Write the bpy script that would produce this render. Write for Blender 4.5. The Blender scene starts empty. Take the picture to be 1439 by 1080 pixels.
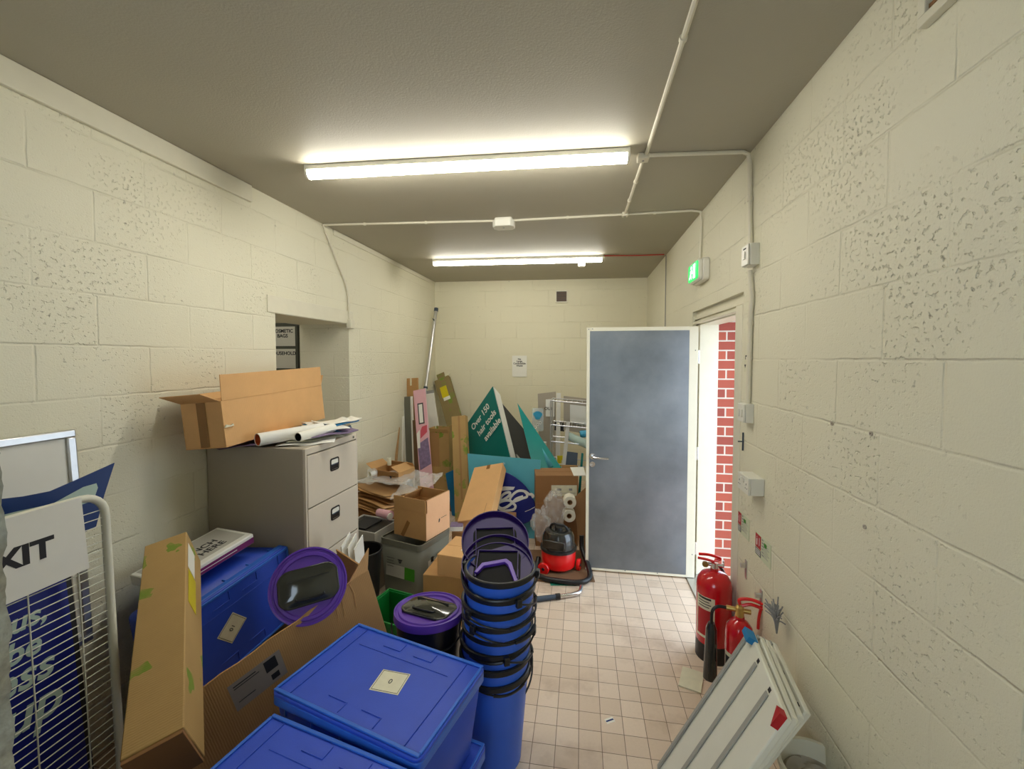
import bpy, bmesh, math, random
from mathutils import Vector, Matrix, Euler, noise
random.seed(7)
PI = math.pi
V = Vector
scn = bpy.context.scene
col = scn.collection

# ---------------------------------------------------------------- camera
FPX, CAMH = 600.0, 1.74
YAW, PITCH = math.radians(9.18), math.radians(2.2)
cd = bpy.data.cameras.new('camera')
cd.sensor_width = 36.0
cd.lens = 36.0 * FPX / 1439.0
cd.shift_y = -14.0 / 1439.0
cd.clip_start = 0.02
cam = bpy.data.objects.new('camera', cd)
cam.location = (0, 0, CAMH)
cam.rotation_euler = (PI / 2 - PITCH, 0, YAW)
col.objects.link(cam)
scn.camera = cam

# ---------------------------------------------------------------- sky, exposure
scn.view_settings.view_transform = 'Standard'
scn.view_settings.look = 'None'
scn.view_settings.gamma = 1
scn.view_settings.use_curve_mapping = False
scn.view_settings.exposure = 0.96
w = bpy.data.worlds.new('sky'); scn.world = w; w.use_nodes = True
bg = w.node_tree.nodes['Background']
bg.inputs[0].default_value = (0.72, 0.86, 1.0, 1)
bg.inputs[1].default_value = 2.7
BATTEN_NEAR, BATTEN_FAR = 25.0, 17.0

# point of the place seen at a photo pixel, on a plane X=, Y= or Z=
_f = V((-math.sin(YAW) * math.cos(PITCH), math.cos(YAW) * math.cos(PITCH), -math.sin(PITCH)))
_r = V((math.cos(YAW), math.sin(YAW), 0)); _u = _r.cross(_f)
def at(px, py, X=None, Y=None, Z=None):
    d = _f + _r * ((px - 719.5) / FPX) - _u * ((py - 526.0) / FPX)
    if X is not None: t = X / d.x
    elif Y is not None: t = Y / d.y
    else: t = (Z - CAMH) / d.z
    return V((0, 0, CAMH)) + d * t

# ---------------------------------------------------------------- materials
def nmat(name):
    m = bpy.data.materials.new(name); m.use_nodes = True
    nt = m.node_tree; b = nt.nodes['Principled BSDF']
    return m, nt, b
def N(nt, t, **kw):
    n = nt.nodes.new(t)
    for k, v in kw.items(): setattr(n, k, v)
    return n
def mathn(nt, op, a, b=None, clamp=False):
    n = N(nt, 'ShaderNodeMath', operation=op, use_clamp=clamp)
    for i, v in enumerate((a, b)):
        if v is None: continue
        if isinstance(v, (int, float)): n.inputs[i].default_value = v
        else: nt.links.new(v, n.inputs[i])
    return n.outputs[0]
def mixc(nt, fac, a, b):
    n = N(nt, 'ShaderNodeMix', data_type='RGBA')
    for i, v in ((0, fac), (6, a), (7, b)):
        if isinstance(v, (int, float)): n.inputs[i].default_value = v
        elif isinstance(v, tuple): n.inputs[i].default_value = (*v, 1)
        else: nt.links.new(v, n.inputs[i])
    return n.outputs[2]
def ramp(nt, src, stops):
    n = N(nt, 'ShaderNodeValToRGB')
    e = n.color_ramp.elements
    while len(e) < len(stops): e.new(0.5)
    for i, (p, c) in enumerate(stops):
        e[i].position = p
        e[i].color = (c, c, c, 1) if isinstance(c, (int, float)) else (*c, 1)
    nt.links.new(src, n.inputs[0]); return n.outputs[0]
def noise_n(nt, vec, scale, detail=4, rough=.55):
    n = N(nt, 'ShaderNodeTexNoise'); n.inputs['Scale'].default_value = scale
    n.inputs['Detail'].default_value = detail; n.inputs['Roughness'].default_value = rough
    if vec: nt.links.new(vec, n.inputs['Vector'])
    return n.outputs[0]
def srgb(r, g, b):
    return tuple(((c / 255) / 12.92 if c / 255 <= .04045 else ((c / 255 + .055) / 1.055) ** 2.4) for c in (r, g, b))

def simple(name, rgb, rough=.5, metal=0, var=.06, scale=9, bump=0, bscale=60, coat=0, alpha=1, emit=None, trans=0, ior=1.45):
    m, nt, b = nmat(name)
    tc = N(nt, 'ShaderNodeTexCoord')
    nz = noise_n(nt, tc.outputs['Object'], scale)
    c = mixc(nt, nz, tuple(max(0, x * (1 - var * 2)) for x in rgb), tuple(min(1, x * (1 + var * 2)) for x in rgb))
    nt.links.new(c, b.inputs['Base Color'])
    b.inputs['Roughness'].default_value = rough; b.inputs['Metallic'].default_value = metal
    b.inputs['Coat Weight'].default_value = coat; b.inputs['Alpha'].default_value = alpha
    b.inputs['Transmission Weight'].default_value = trans; b.inputs['IOR'].default_value = ior
    if bump:
        bn = N(nt, 'ShaderNodeBump'); bn.inputs['Strength'].default_value = bump; bn.inputs['Distance'].default_value = .004
        nt.links.new(noise_n(nt, tc.outputs['Object'], bscale), bn.inputs['Height'])
        nt.links.new(bn.outputs[0], b.inputs['Normal'])
    if emit:
        b.inputs['Emission Color'].default_value = (*emit[0], 1); b.inputs['Emission Strength'].default_value = emit[1]
    return m

def block_mat(name, c1, c2, pit=.5, off=(0, 0)):
    """painted concrete blockwork: 450 x 225 courses, shallow joints, some blocks pitted"""
    m, nt, b = nmat(name); L = nt.links
    uv = N(nt, 'ShaderNodeUVMap', uv_map='UVMap')
    mp = N(nt, 'ShaderNodeMapping'); mp.inputs['Location'].default_value = (*off, 0)
    L.new(uv.outputs[0], mp.inputs['Vector'])
    wob = N(nt, 'ShaderNodeTexNoise'); wob.inputs['Scale'].default_value = 9; L.new(mp.outputs[0], wob.inputs['Vector'])
    wv = N(nt, 'ShaderNodeVectorMath', operation='MULTIPLY_ADD')
    L.new(wob.outputs['Color'], wv.inputs[0]); wv.inputs[1].default_value = (.012, .012, 0); L.new(mp.outputs[0], wv.inputs[2])
    br = N(nt, 'ShaderNodeTexBrick'); L.new(wv.outputs[0], br.inputs['Vector'])
    br.inputs['Scale'].default_value = 1; br.inputs['Brick Width'].default_value = .45; br.inputs['Row Height'].default_value = .225
    br.inputs['Mortar Size'].default_value = .007; br.inputs['Mortar Smooth'].default_value = .9
    br.inputs['Color1'].default_value = (0, 0, 0, 1); br.inputs['Color2'].default_value = (1, 1, 1, 1); br.inputs['Mortar'].default_value = (.5, .5, .5, 1)
    big = noise_n(nt, mp.outputs[0], 2.2, 3)
    pits = noise_n(nt, mp.outputs[0], 62, 2, .55)
    fine = noise_n(nt, mp.outputs[0], 160, 3, .6)
    mask = mathn(nt, 'MULTIPLY', ramp(nt, big, [(.38, .1), (.62, 1)]), mathn(nt, 'MULTIPLY_ADD', br.outputs['Color'], .7))
    mask.node.inputs[1].default_value = .5
    mk = mathn(nt, 'ADD', mathn(nt, 'MULTIPLY', br.outputs['Color'], .95), .1)
    mask = mathn(nt, 'MULTIPLY', ramp(nt, big, [(.42, .12), (.60, 1)]), mk)
    pit_r = ramp(nt, pits, [(.30, 0), (.41, 1)])
    dents = mathn(nt, 'MULTIPLY', mathn(nt, 'SUBTRACT', 1, pit_r), mask)
    joint = mathn(nt, 'MULTIPLY', br.outputs['Fac'], ramp(nt, noise_n(nt, mp.outputs[0], 3.1, 2), [(.35, .15), (.65, 1)]))
    h = mathn(nt, 'ADD', mathn(nt, 'MULTIPLY', dents, -1.0 * pit), mathn(nt, 'MULTIPLY', joint, -.42))
    h = mathn(nt, 'ADD', h, mathn(nt, 'MULTIPLY', fine, .16))
    h = mathn(nt, 'ADD', h, mathn(nt, 'MULTIPLY', mathn(nt, 'MULTIPLY', pits, mask),   .25 * pit))
    bn = N(nt, 'ShaderNodeBump'); bn.inputs['Strength'].default_value = 1; bn.inputs['Distance'].default_value = .0085
    L.new(h, bn.inputs['Height']); L.new(bn.outputs[0], b.inputs['Normal'])
    c = mixc(nt, noise_n(nt, mp.outputs[0], 1.3, 5), c1, c2)
    spk = noise_n(nt, mp.outputs[0], 31, 2, .5)
    spots = mathn(nt, 'MULTIPLY', ramp(nt, spk, [(.26, 1), (.30, 0)]), mask)
    c = mixc(nt, mathn(nt, 'MULTIPLY', spots, .6), c, srgb(90, 82, 66))
    L.new(c, b.inputs['Base Color']); b.inputs['Roughness'].default_value = .62
    return m

M = {}
M['wall'] = block_mat('cream_block_paint', srgb(225, 220, 195), srgb(236, 232, 210))
M['wall_r'] = block_mat('cream_block_paint_rough', srgb(219, 214, 190), srgb(230, 226, 203), .75, (.13, .06))
M['wall_b'] = block_mat('cream_block_paint_smooth', srgb(220, 214, 186), srgb(230, 224, 196), .12)
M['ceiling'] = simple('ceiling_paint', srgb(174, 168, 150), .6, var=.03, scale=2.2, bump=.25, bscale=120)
M['trimw'] = simple('cream_gloss_paint', srgb(226, 221, 200), .38, var=.03, bump=.1, bscale=40)
M['plast'] = simple('white_moulded_plastic', srgb(228, 226, 214), .35, var=.02)
M['conduit'] = simple('painted_conduit', srgb(222, 216, 196), .42, var=.03)
M['white'] = simple('white_card', srgb(232, 231, 224), .55, var=.02)
M['panelw'] = simple('white_powder_coat', srgb(224, 224, 210), .38, var=.03, bump=.06, bscale=200)
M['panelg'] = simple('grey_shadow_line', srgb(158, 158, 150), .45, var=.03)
M['paper'] = simple('paper', srgb(235, 233, 222), .7, var=.02)
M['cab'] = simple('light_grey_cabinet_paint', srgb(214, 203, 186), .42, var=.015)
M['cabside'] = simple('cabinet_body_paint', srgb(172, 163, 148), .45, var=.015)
M['locker'] = simple('dark_grey_locker', srgb(92, 94, 84), .5, var=.03)
M['black'] = simple('black_plastic', (.012, .012, .013), .35, var=.05)
M['blackg'] = simple('black_gloss', (.02, .021, .02), .16, var=.05, coat=.5)
M['bluep'] = simple('blue_crate_plastic', srgb(42, 78, 196), .4, var=.09, scale=5, bump=.12, bscale=260)
M['bluerim'] = simple('blue_crate_rim', srgb(46, 104, 206), .35, var=.1, scale=12)
M['bluebin'] = simple('blue_bin_plastic', srgb(52, 102, 214), .35, var=.04)
M['purple'] = simple('purple_plastic', srgb(96, 58, 168), .32, var=.04)
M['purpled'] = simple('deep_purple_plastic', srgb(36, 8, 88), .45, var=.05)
M['red'] = simple('red_enamel', srgb(200, 16, 28), .22, var=.03, coat=.6)
M['redv'] = simple('red_vacuum_plastic', srgb(224, 22, 22), .3, var=.03, coat=.3)
M['chrome'] = simple('chrome', (.75, .75, .76), .2, metal=1, var=.03)
M['alu'] = simple('brushed_aluminium', (.62, .62, .62), .34, metal=1, var=.05, scale=40)
M['brass'] = simple('brass', (.65, .45, .16), .3, metal=1)
M['grey'] = simple('grey_tote_plastic', srgb(112, 112, 100), .45, var=.04)
M['greyl'] = simple('light_grey_plastic', srgb(186, 184, 176), .45, var=.04)
M['green'] = simple('green_plastic', srgb(16, 122, 52), .4, var=.05)
M['teal'] = simple('teal_card', srgb(0, 118, 112), .42, var=.03)
M['teall'] = simple('teal_gloss_card', srgb(20, 140, 136), .3, var=.06, scale=4)
M['turq'] = simple('turquoise_card', srgb(92, 178, 196), .5, var=.03)
M['mint'] = simple('pale_mint_print', srgb(178, 200, 192), .5, var=.03)
M['navy'] = simple('navy_print', srgb(16, 30, 120), .4, var=.06)
M['navyd'] = simple('dark_navy_print', srgb(12, 50, 112), .4, var=.05)
M['bluet'] = simple('bright_blue_print', srgb(20, 120, 176), .5, var=.04)
M['pink'] = simple('pink_card', srgb(222, 172, 182), .5, var=.02)
M['pinkd'] = simple('red_pink_print', srgb(200, 80, 96), .5, var=.05)
M['lilac'] = simple('grey_violet_print', srgb(126, 108, 140), .5, var=.3, scale=30)
M['magenta'] = simple('plum_print', srgb(116, 24, 96), .45, var=.04)
M['yellow'] = simple('yellow_label', srgb(214, 196, 20), .5, var=.04)
M['hazgreen'] = simple('green_label', srgb(60, 140, 24), .5, var=.04)
M['label'] = simple('old_white_label', srgb(220, 216, 190), .6, var=.06, scale=30)
M['greylab'] = simple('grey_label', srgb(150, 140, 130), .6, var=.04, scale=30)
M['tape'] = simple('brown_tape', srgb(150, 106, 60), .25, var=.05, alpha=.85)
M['ink'] = simple('black_ink', (.015, .015, .018), .6)
M['void'] = simple('dull_black_plastic', (.004, .004, .005), .8)
M['inkw'] = simple('white_ink', srgb(236, 236, 232), .5)
M['inkg'] = simple('grey_ink', srgb(140, 140, 140), .6)
M['darkgrey'] = simple('dark_blue_grey_paint', srgb(66, 78, 92), .45, var=.05)
M['darkin'] = simple('dark_grey_card', srgb(66, 66, 66), .5)
M['orange'] = simple('orange_roll_inside', srgb(196, 92, 40), .5, var=.1, scale=40)
M['wood'] = simple('raw_wood', srgb(176, 140, 96), .6, var=.12, scale=30)
M['mat'] = simple('brown_board', srgb(120, 92, 66), .7, var=.1)
M['matgreen'] = simple('green_mat', srgb(38, 128, 104), .7, var=.05)
M['tissue'] = simple('tissue_roll', srgb(232, 228, 212), .85, var=.02, bump=.3, bscale=80)
M['aqua'] = simple('aqua_plastic', srgb(60, 160, 200), .35, var=.2, scale=20)
M['concrete'] = simple('rough_grey_render', srgb(150, 150, 138), .9, var=.3, scale=60, bump=1, bscale=70)
M['redcable'] = simple('red_cable', srgb(180, 50, 40), .5)
M['signred'] = simple('fire_sign_red', srgb(176, 28, 36), .5)
M['dirt'] = simple('dust', srgb(120, 104, 84), .9, var=.2)
M['bag'] = simple('clear_polythene', (.85, .86, .86), .1, var=.02, alpha=.24, coat=.8)
M['tint'] = simple('smoked_plastic', (.03, .032, .026), .12, var=.1, coat=.6)
M['acrylic'] = simple('clear_acrylic', (.75, .85, .88), .08, var=.02, alpha=.35)
M['signcream'] = simple('photoluminescent_sign', srgb(206, 212, 182), .5, var=.02)
M['exitg'] = simple('exit_green', srgb(20, 160, 70), .3, emit=(srgb(20, 170, 80), 1.1))
M['exitw'] = simple('exit_white', (.8, .9, .85), .3, emit=((.75, 1, .85), 1.6))
M['groundout'] = simple('outside_paving', srgb(150, 146, 138), .9, var=.1, bump=.3)

def cardm(name, rgb, kraft=False):
    m, nt, b = nmat(name); L = nt.links
    tc = N(nt, 'ShaderNodeTexCoord')
    mp = N(nt, 'ShaderNodeMapping'); mp.inputs['Scale'].default_value = (6, 6, 6); L.new(tc.outputs['Object'], mp.inputs['Vector'])
    nz = noise_n(nt, mp.outputs[0], 1.2, 6, .6)
    c = mixc(nt, nz, tuple(x * .86 for x in rgb), tuple(min(1, x * 1.1) for x in rgb))
    if kraft:
        mp2 = N(nt, 'ShaderNodeMapping'); mp2.inputs['Scale'].default_value = (8, 8, 8); mp2.inputs['Rotation'].default_value = (.4, .2, .7)
        L.new(tc.outputs['Object'], mp2.inputs['Vector'])
        dn = N(nt, 'ShaderNodeTexNoise'); dn.inputs['Scale'].default_value = 2.2; L.new(mp2.outputs[0], dn.inputs['Vector'])
        ad = N(nt, 'ShaderNodeVectorMath', operation='MULTIPLY_ADD'); L.new(dn.outputs['Color'], ad.inputs[0]); ad.inputs[1].default_value = (.9, .9, .9); L.new(mp2.outputs[0], ad.inputs[2])
        vo = N(nt, 'ShaderNodeTexVoronoi'); L.new(ad.outputs[0], vo.inputs['Vector']); vo.inputs['Scale'].default_value = 1.0
        wn = N(nt, 'ShaderNodeSeparateColor'); L.new(vo.outputs['Color'], wn.inputs[0])
        f = mathn(nt, 'MULTIPLY', mathn(nt, 'LESS_THAN', vo.outputs['Distance'], .36), mathn(nt, 'GREATER_THAN', wn.outputs[0], .35))
        f = mathn(nt, 'MULTIPLY', f, ramp(nt, nz, [(.42, .15), (.58, .85)]))
        c = mixc(nt, f, c, srgb(112, 150, 40))
    L.new(c, b.inputs['Base Color']); b.inputs['Roughness'].default_value = .72
    bn = N(nt, 'ShaderNodeBump'); bn.inputs['Strength'].default_value = .25; bn.inputs['Distance'].default_value = .002
    wv = N(nt, 'ShaderNodeTexWave'); wv.inputs['Scale'].default_value = 40; wv.inputs['Distortion'].default_value = 2
    L.new(tc.outputs['Object'], wv.inputs['Vector']); L.new(wv.outputs[1], bn.inputs['Height']); L.new(bn.outputs[0], b.inputs['Normal'])
    return m
M['card'] = cardm('brown_cardboard', srgb(190, 146, 92))
M['cardl'] = cardm('light_cardboard', srgb(216, 168, 112))
M['cardpeach'] = cardm('sunlit_peach_cardboard', srgb(255, 196, 150))  # light falling on one carton side, painted into the card colour
M['cardd'] = cardm('dark_cardboard', srgb(150, 108, 66))
M['cardin'] = cardm('inner_cardboard', srgb(172, 132, 84))
M['kraft'] = cardm('leaf_printed_kraft', srgb(186, 152, 96), True)
M['kraftd'] = cardm('olive_kraft', srgb(140, 122, 78), True)

def galv():
    m, nt, b = nmat('galvanised_sheet'); L = nt.links
    tc = N(nt, 'ShaderNodeTexCoord')
    a = noise_n(nt, tc.outputs['Object'], 1.6, 5, .6); c2 = noise_n(nt, tc.outputs['Object'], 70, 3)
    c = mixc(nt, ramp(nt, a, [(.3, 0), (.7, 1)]), (.17, .19, .215), (.32, .35, .38))
    L.new(c, b.inputs['Base Color']); b.inputs['Metallic'].default_value = .9
    r = mathn(nt, 'MULTIPLY_ADD', a, .25); r.node.inputs[2].default_value = .3
    L.new(mathn(nt, 'ADD', mathn(nt, 'MULTIPLY', c2, .12), r), b.inputs['Roughness'])
    return m
M['galv'] = galv()
def tiles():
    m, nt, b = nmat('quarry_tile_floor'); L = nt.links
    uv = N(nt, 'ShaderNodeUVMap', uv_map='UVMap')
    br = N(nt, 'ShaderNodeTexBrick', offset=0, squash=1); L.new(uv.outputs[0], br.inputs['Vector'])
    br.inputs['Scale'].default_value = 1; br.inputs['Brick Width'].default_value = .1035; br.inputs['Row Height'].default_value = .1035
    br.inputs['Mortar Size'].default_value = .0016; br.inputs['Mortar Smooth'].default_value = .3
    br.inputs['Color1'].default_value = (0, 0, 0, 1); br.inputs['Color2'].default_value = (1, 1, 1, 1)
    sp = noise_n(nt, uv.outputs[0], 90, 4, .7); bgn = noise_n(nt, uv.outputs[0], 2.1, 5, .65)
    c = mixc(nt, br.outputs['Color'], srgb(218, 197, 174), srgb(232, 213, 192))
    c = mixc(nt, mathn(nt, 'MULTIPLY', sp, .35), c, srgb(186, 160, 140))
    c = mixc(nt, mathn(nt, 'MULTIPLY', ramp(nt, bgn, [(.52, 0), (.75, 1)]), .6), c, srgb(150, 120, 96))
    c = mixc(nt, br.outputs['Fac'], c, srgb(120, 98, 80))
    L.new(c, b.inputs['Base Color'])
    L.new(ramp(nt, bgn, [(.3, .42), (.7, .68)]), b.inputs['Roughness'])
    bn = N(nt, 'ShaderNodeBump'); bn.inputs['Strength'].default_value = .5; bn.inputs['Distance'].default_value = .002
    L.new(mathn(nt, 'ADD', mathn(nt, 'MULTIPLY', br.outputs['Fac'], -1), mathn(nt, 'MULTIPLY', sp, .12)), bn.inputs['Height']); L.new(bn.outputs[0], b.inputs['Normal'])
    return m
M['tiles'] = tiles()
def brickm():
    m, nt, b = nmat('red_brick'); L = nt.links
    uv = N(nt, 'ShaderNodeUVMap', uv_map='UVMap')
    br = N(nt, 'ShaderNodeTexBrick'); L.new(uv.outputs[0], br.inputs['Vector'])
    br.inputs['Scale'].default_value = 1; br.inputs['Brick Width'].default_value = .225; br.inputs['Row Height'].default_value = .075
    br.inputs['Mortar Size'].default_value = .006; br.inputs['Color1'].default_value = (*srgb(176, 88, 68), 1)
    br.inputs['Color2'].default_value = (*srgb(146, 70, 60), 1); br.inputs['Mortar'].default_value = (*srgb(206, 196, 184), 1)
    L.new(br.outputs['Color'], b.inputs['Base Color']); b.inputs['Roughness'].default_value = .85
    bn = N(nt, 'ShaderNodeBump'); bn.inputs['Strength'].default_value = .6; bn.inputs['Distance'].default_value = .006
    L.new(mathn(nt, 'MULTIPLY', br.outputs['Fac'], -1), bn.inputs['Height']); L.new(bn.outputs[0], b.inputs['Normal'])
    return m
M['brick'] = brickm()

# ---------------------------------------------------------------- mesh helpers
class G:
    """collects shapes that become ONE mesh"""
    def __init__(s): s.b = bmesh.new()
    def _tr(s, vs, m):
        if m is not None:
            for v in vs: v.co = m @ v.co
    def box(s, x0, x1, y0, y1, z0, z1, m=None):
        P = [(x, y, z) for z in (z0, z1) for y in (y0, y1) for x in (x0, x1)]
        vs = [s.b.verts.new(p) for p in P]
        for f in ((0, 2, 3, 1), (4, 5, 7, 6), (0, 1, 5, 4), (2, 6, 7, 3), (0, 4, 6, 2), (1, 3, 7, 5)): s.b.faces.new([vs[i] for i in f])
        s._tr(vs, m); return s
    def hexa(s, P):
        """8 corners: bottom ring 4, top ring 4"""
        vs = [s.b.verts.new(p) for p in P]
        for f in ((3, 2, 1, 0), (4, 5, 6, 7), (0, 1, 5, 4), (1, 2, 6, 5), (2, 3, 7, 6), (3, 0, 4, 7)): s.b.faces.new([vs[i] for i in f])
        return s
    def prism(s, poly, z0, z1, m=None):
        a = [s.b.verts.new((x, y, z0)) for x, y in poly]; c = [s.b.verts.new((x, y, z1)) for x, y in poly]
        n = len(poly)
        s.b.faces.new(a[::-1]); s.b.faces.new(c)
        for i in range(n): s.b.faces.new((a[i], a[(i + 1) % n], c[(i + 1) % n], c[i]))
        s._tr(a + c, m); return s
    def lathe(s, prof, n=40, m=None, closed=False):
        rings = []
        for r, z in prof:
            if r < 1e-6: rings.append([s.b.verts.new((0, 0, z))])
            else: rings.append([s.b.verts.new((r * math.cos(2 * PI * i / n), r * math.sin(2 * PI * i / n), z)) for i in range(n)])
        pairs = list(zip(rings, rings[1:]))
        if closed: pairs.append((rings[-1], rings[0]))
        for a, c in pairs:
            for i in range(n):
                j = (i + 1) % n
                q = [a[i % len(a)], a[j % len(a)], c[j % len(c)], c[i % len(c)]]
                q = list(dict.fromkeys(q))
                if len(q) > 2: s.b.faces.new(q)
        s._tr([v for r in rings for v in r], m); return s
    def tube(s, pts, r, n=8, closed=False, m=None, flat=None):
        pts = [V(p) for p in pts]; k = len(pts); rings = []; up = None
        for i, p in enumerate(pts):
            if closed: d = pts[(i + 1) % k] - pts[i - 1]
            else: d = pts[min(i + 1, k - 1)] - pts[max(i - 1, 0)]
            d.normalize()
            if up is None:
                up = d.orthogonal().normalized()
            up = (up - d * up.dot(d))
            up = up.normalized() if up.length > 1e-5 else d.orthogonal().normalized()
            sd = d.cross(up); rr = r[i] if isinstance(r, (list, tuple)) else r
            rings.append([s.b.verts.new(p + up * rr * math.cos(2 * PI * j / n) + sd * rr * math.sin(2 * PI * j / n)) for j in range(n)])
        for i in range(k if closed else k - 1):
            a, c = rings[i], rings[(i + 1) % k]
            for j in range(n): s.b.faces.new((a[j], a[(j + 1) % n], c[(j + 1) % n], c[j]))
        if not closed:
            s.b.faces.new(rings[0][::-1]); s.b.faces.new(rings[-1])
        s._tr([v for q in rings for v in q], m); return s
    def grid(s, fn, nu, nv, m=None):
        g = [[s.b.verts.new(fn(i / nu, j / nv)) for j in range(nv + 1)] for i in range(nu + 1)]
        for i in range(nu):
            for j in range(nv): s.b.faces.new((g[i][j], g[i + 1][j], g[i + 1][j + 1], g[i][j + 1]))
        s._tr([v for q in g for v in q], m); return s
    def cyl(s, p0, p1, r, n=16): return s.tube([p0, p1], r, n)
    def obj(s, name, mat, parent=None, bev=0, seg=2, solid=0, sharp=35, uv=False):
        bmesh.ops.recalc_face_normals(s.b, faces=s.b.faces)
        me = bpy.data.meshes.new(name)
        if uv:
            l = s.b.loops.layers.uv.new('UVMap')
            for f in s.b.faces:
                n = f.normal; ax = max(range(3), key=lambda i: abs(n[i]))
                for lp in f.loops:
                    c = lp.vert.co
                    lp[l].uv = (c.y, c.z) if ax == 0 else ((c.x, c.z) if ax == 1 else (c.x, c.y))
        for f in s.b.faces: f.smooth = True
        s.b.to_mesh(me); s.b.free()
        me.set_sharp_from_angle(angle=math.radians(sharp))
        me.materials.append(M[mat] if isinstance(mat, str) else mat)
        o = bpy.data.objects.new(name, me); col.objects.link(o)
        if parent: o.parent = parent
        if solid:
            md = o.modifiers.new('solid', 'SOLIDIFY'); md.thickness = solid
        if bev:
            md = o.modifiers.new('bevel', 'BEVEL'); md.width = bev; md.segments = seg; md.limit_method = 'ANGLE'; md.angle_limit = math.radians(40)
            md.harden_normals = False
        return o

def tag(o, label, cat, group=None):
    o['label'] = label; o['category'] = cat
    if group: o['group'] = group
    return o
def struct(o):
    o['kind'] = 'structure'; return o
def fr(o, x, y):
    """frame with origin o, x axis along x, z axis = x cross y (y made square to x)"""
    x = V(x).normalized(); z = x.cross(V(y)).normalized(); y = z.cross(x)
    m = Matrix.Identity(4)
    for i in range(3): m[i][0] = x[i]; m[i][1] = y[i]; m[i][2] = z[i]; m[i][3] = o[i]
    return m
def T(x, y, z): return Matrix.Translation((x, y, z))
def R(a, ax='Z'): return Matrix.Rotation(a, 4, ax)
def thing(name, label, cat, m, group=None):
    o = bpy.data.objects.new(name, None); col.objects.link(o); o.empty_display_size = .05
    o.matrix_world = m if isinstance(m, Matrix) else T(*m)
    return tag(o, label, cat, group)
def copy_tree(o, parent=None):
    c = o.copy(); col.objects.link(c)
    if parent: c.parent = parent
    for ch in list(o.children): copy_tree(ch, c)
    return c
def lab(o, s): o['label'] = s; return o
def text(s, size, mat, parent, m, name='lettering', shear=0, bold=0, align='CENTER', sx=1, ext=.0004, space=1):
    cu = bpy.data.curves.new(name, 'FONT'); cu.body = s; cu.size = size; cu.align_x = align; cu.align_y = 'CENTER'
    cu.shear = shear; cu.offset = bold; cu.extrude = ext; cu.space_line = space; cu.resolution_u = 4
    t = bpy.data.objects.new(name, cu); col.objects.link(t)
    dg = bpy.context.evaluated_depsgraph_get()
    me = bpy.data.meshes.new_from_object(t.evaluated_get(dg)); me.name = name
    bpy.data.objects.remove(t)
    me.transform(m @ Matrix.Diagonal((sx, 1, 1, 1)))
    me.materials.clear(); me.materials.append(M[mat])
    o = bpy.data.objects.new(name, me); col.objects.link(o)
    if parent: o.parent = parent
    return o
def rrect(w, h, r, n=5):
    P = []
    for cx, cy, a0 in ((w / 2 - r, h / 2 - r, 0), (-w / 2 + r, h / 2 - r, PI / 2), (-w / 2 + r, -h / 2 + r, PI), (w / 2 - r, -h / 2 + r, 1.5 * PI)):
        for i in range(n + 1):
            a = a0 + PI / 2 * i / n; P.append((cx + r * math.cos(a), cy + r * math.sin(a)))
    return P
def smooth_path(pts, n=6, closed=False):
    """Catmull-Rom through pts"""
    P = [V(p) for p in pts]; k = len(P); out = []
    rng = k if closed else k - 1
    for i in range(rng):
        if closed: a, b, c, d = P[i - 1], P[i], P[(i + 1) % k], P[(i + 2) % k]
        else: a, b, c, d = P[max(i - 1, 0)], P[i], P[i + 1], P[min(i + 2, k - 1)]
        for j in range(n):
            t = j / n
            out.append(.5 * ((2 * b) + (c - a) * t + (2 * a - 5 * b + 4 * c - d) * t * t + (3 * b - a - 3 * c + d) * t ** 3))
    if not closed: out.append(P[-1])
    return out

# ================================================================ THE ROOM
XL, XR, YB, YF, ZC = -2.10, .89, 6.0, -1.0, 2.84
WT = XL - at(422, 520, Y=3.63).x          # thickness of the left wall, seen in its doorway
b = G(); b.box(XL - WT, 3.2, YF - .1, 6.6, -.1, 0)
fl = b.obj('floor', 'tiles', uv=True); struct(fl)
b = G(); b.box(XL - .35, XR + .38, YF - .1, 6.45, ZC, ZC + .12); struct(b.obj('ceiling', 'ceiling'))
# left wall with its doorway into the side room
b = G()
b.box(XL - WT, XL, YF - .1, 2.68, 0, ZC); b.box(XL - WT, XL, 3.63, 6.45, 0, ZC); b.box(XL - WT, XL, 2.68, 3.63, 2.05, ZC)
struct(b.obj('wall_left', 'wall', uv=True))
b = G(); b.hexa([(XL - .3, 5.96, 0), (XR + .3, 6.12, 0), (XR + .3, 6.4, 0), (XL - .3, 6.4, 0), (XL - .3, 5.96, ZC), (XR + .3, 6.12, ZC), (XR + .3, 6.4, ZC), (XL - .3, 6.4, ZC)])
struct(b.obj('wall_back', 'wall_b', uv=True))
# right wall: block inside, door opening
b = G()
b.box(XR, XR + .14, YF - .1, 2.565, 0, ZC); b.box(XR, XR + .14, 3.66, 6.45, 0, ZC); b.box(XR, XR + .14, 2.565, 3.66, 2.11, ZC)
struct(b.obj('wall_right', 'wall_r', uv=True))
b = G()
b.box(XR + .14, XR + .38, YF - .1, 2.5, 0, ZC); b.box(XR + .14, XR + .38, 3.575, 6.45, 0, ZC); b.box(XR + .14, XR + .38, 2.5, 3.575, 2.09, ZC)
struct(b.obj('wall_outside', 'brick', uv=True))
# unseen wall behind the camera, its opening added to let in fill light
b = G()
b.box(XL - .35, XR + .38, YF - .1, YF, 0, 1.0); b.box(XL - .35, XR + .38, YF - .1, YF, 2.2, ZC)
b.box(XL - .35, -1.0, YF - .1, YF, 1.0, 2.2); b.box(.05, XR + .38, YF - .1, YF, 1.0, 2.2)
struct(b.obj('wall_front', 'wall', uv=True))
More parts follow.
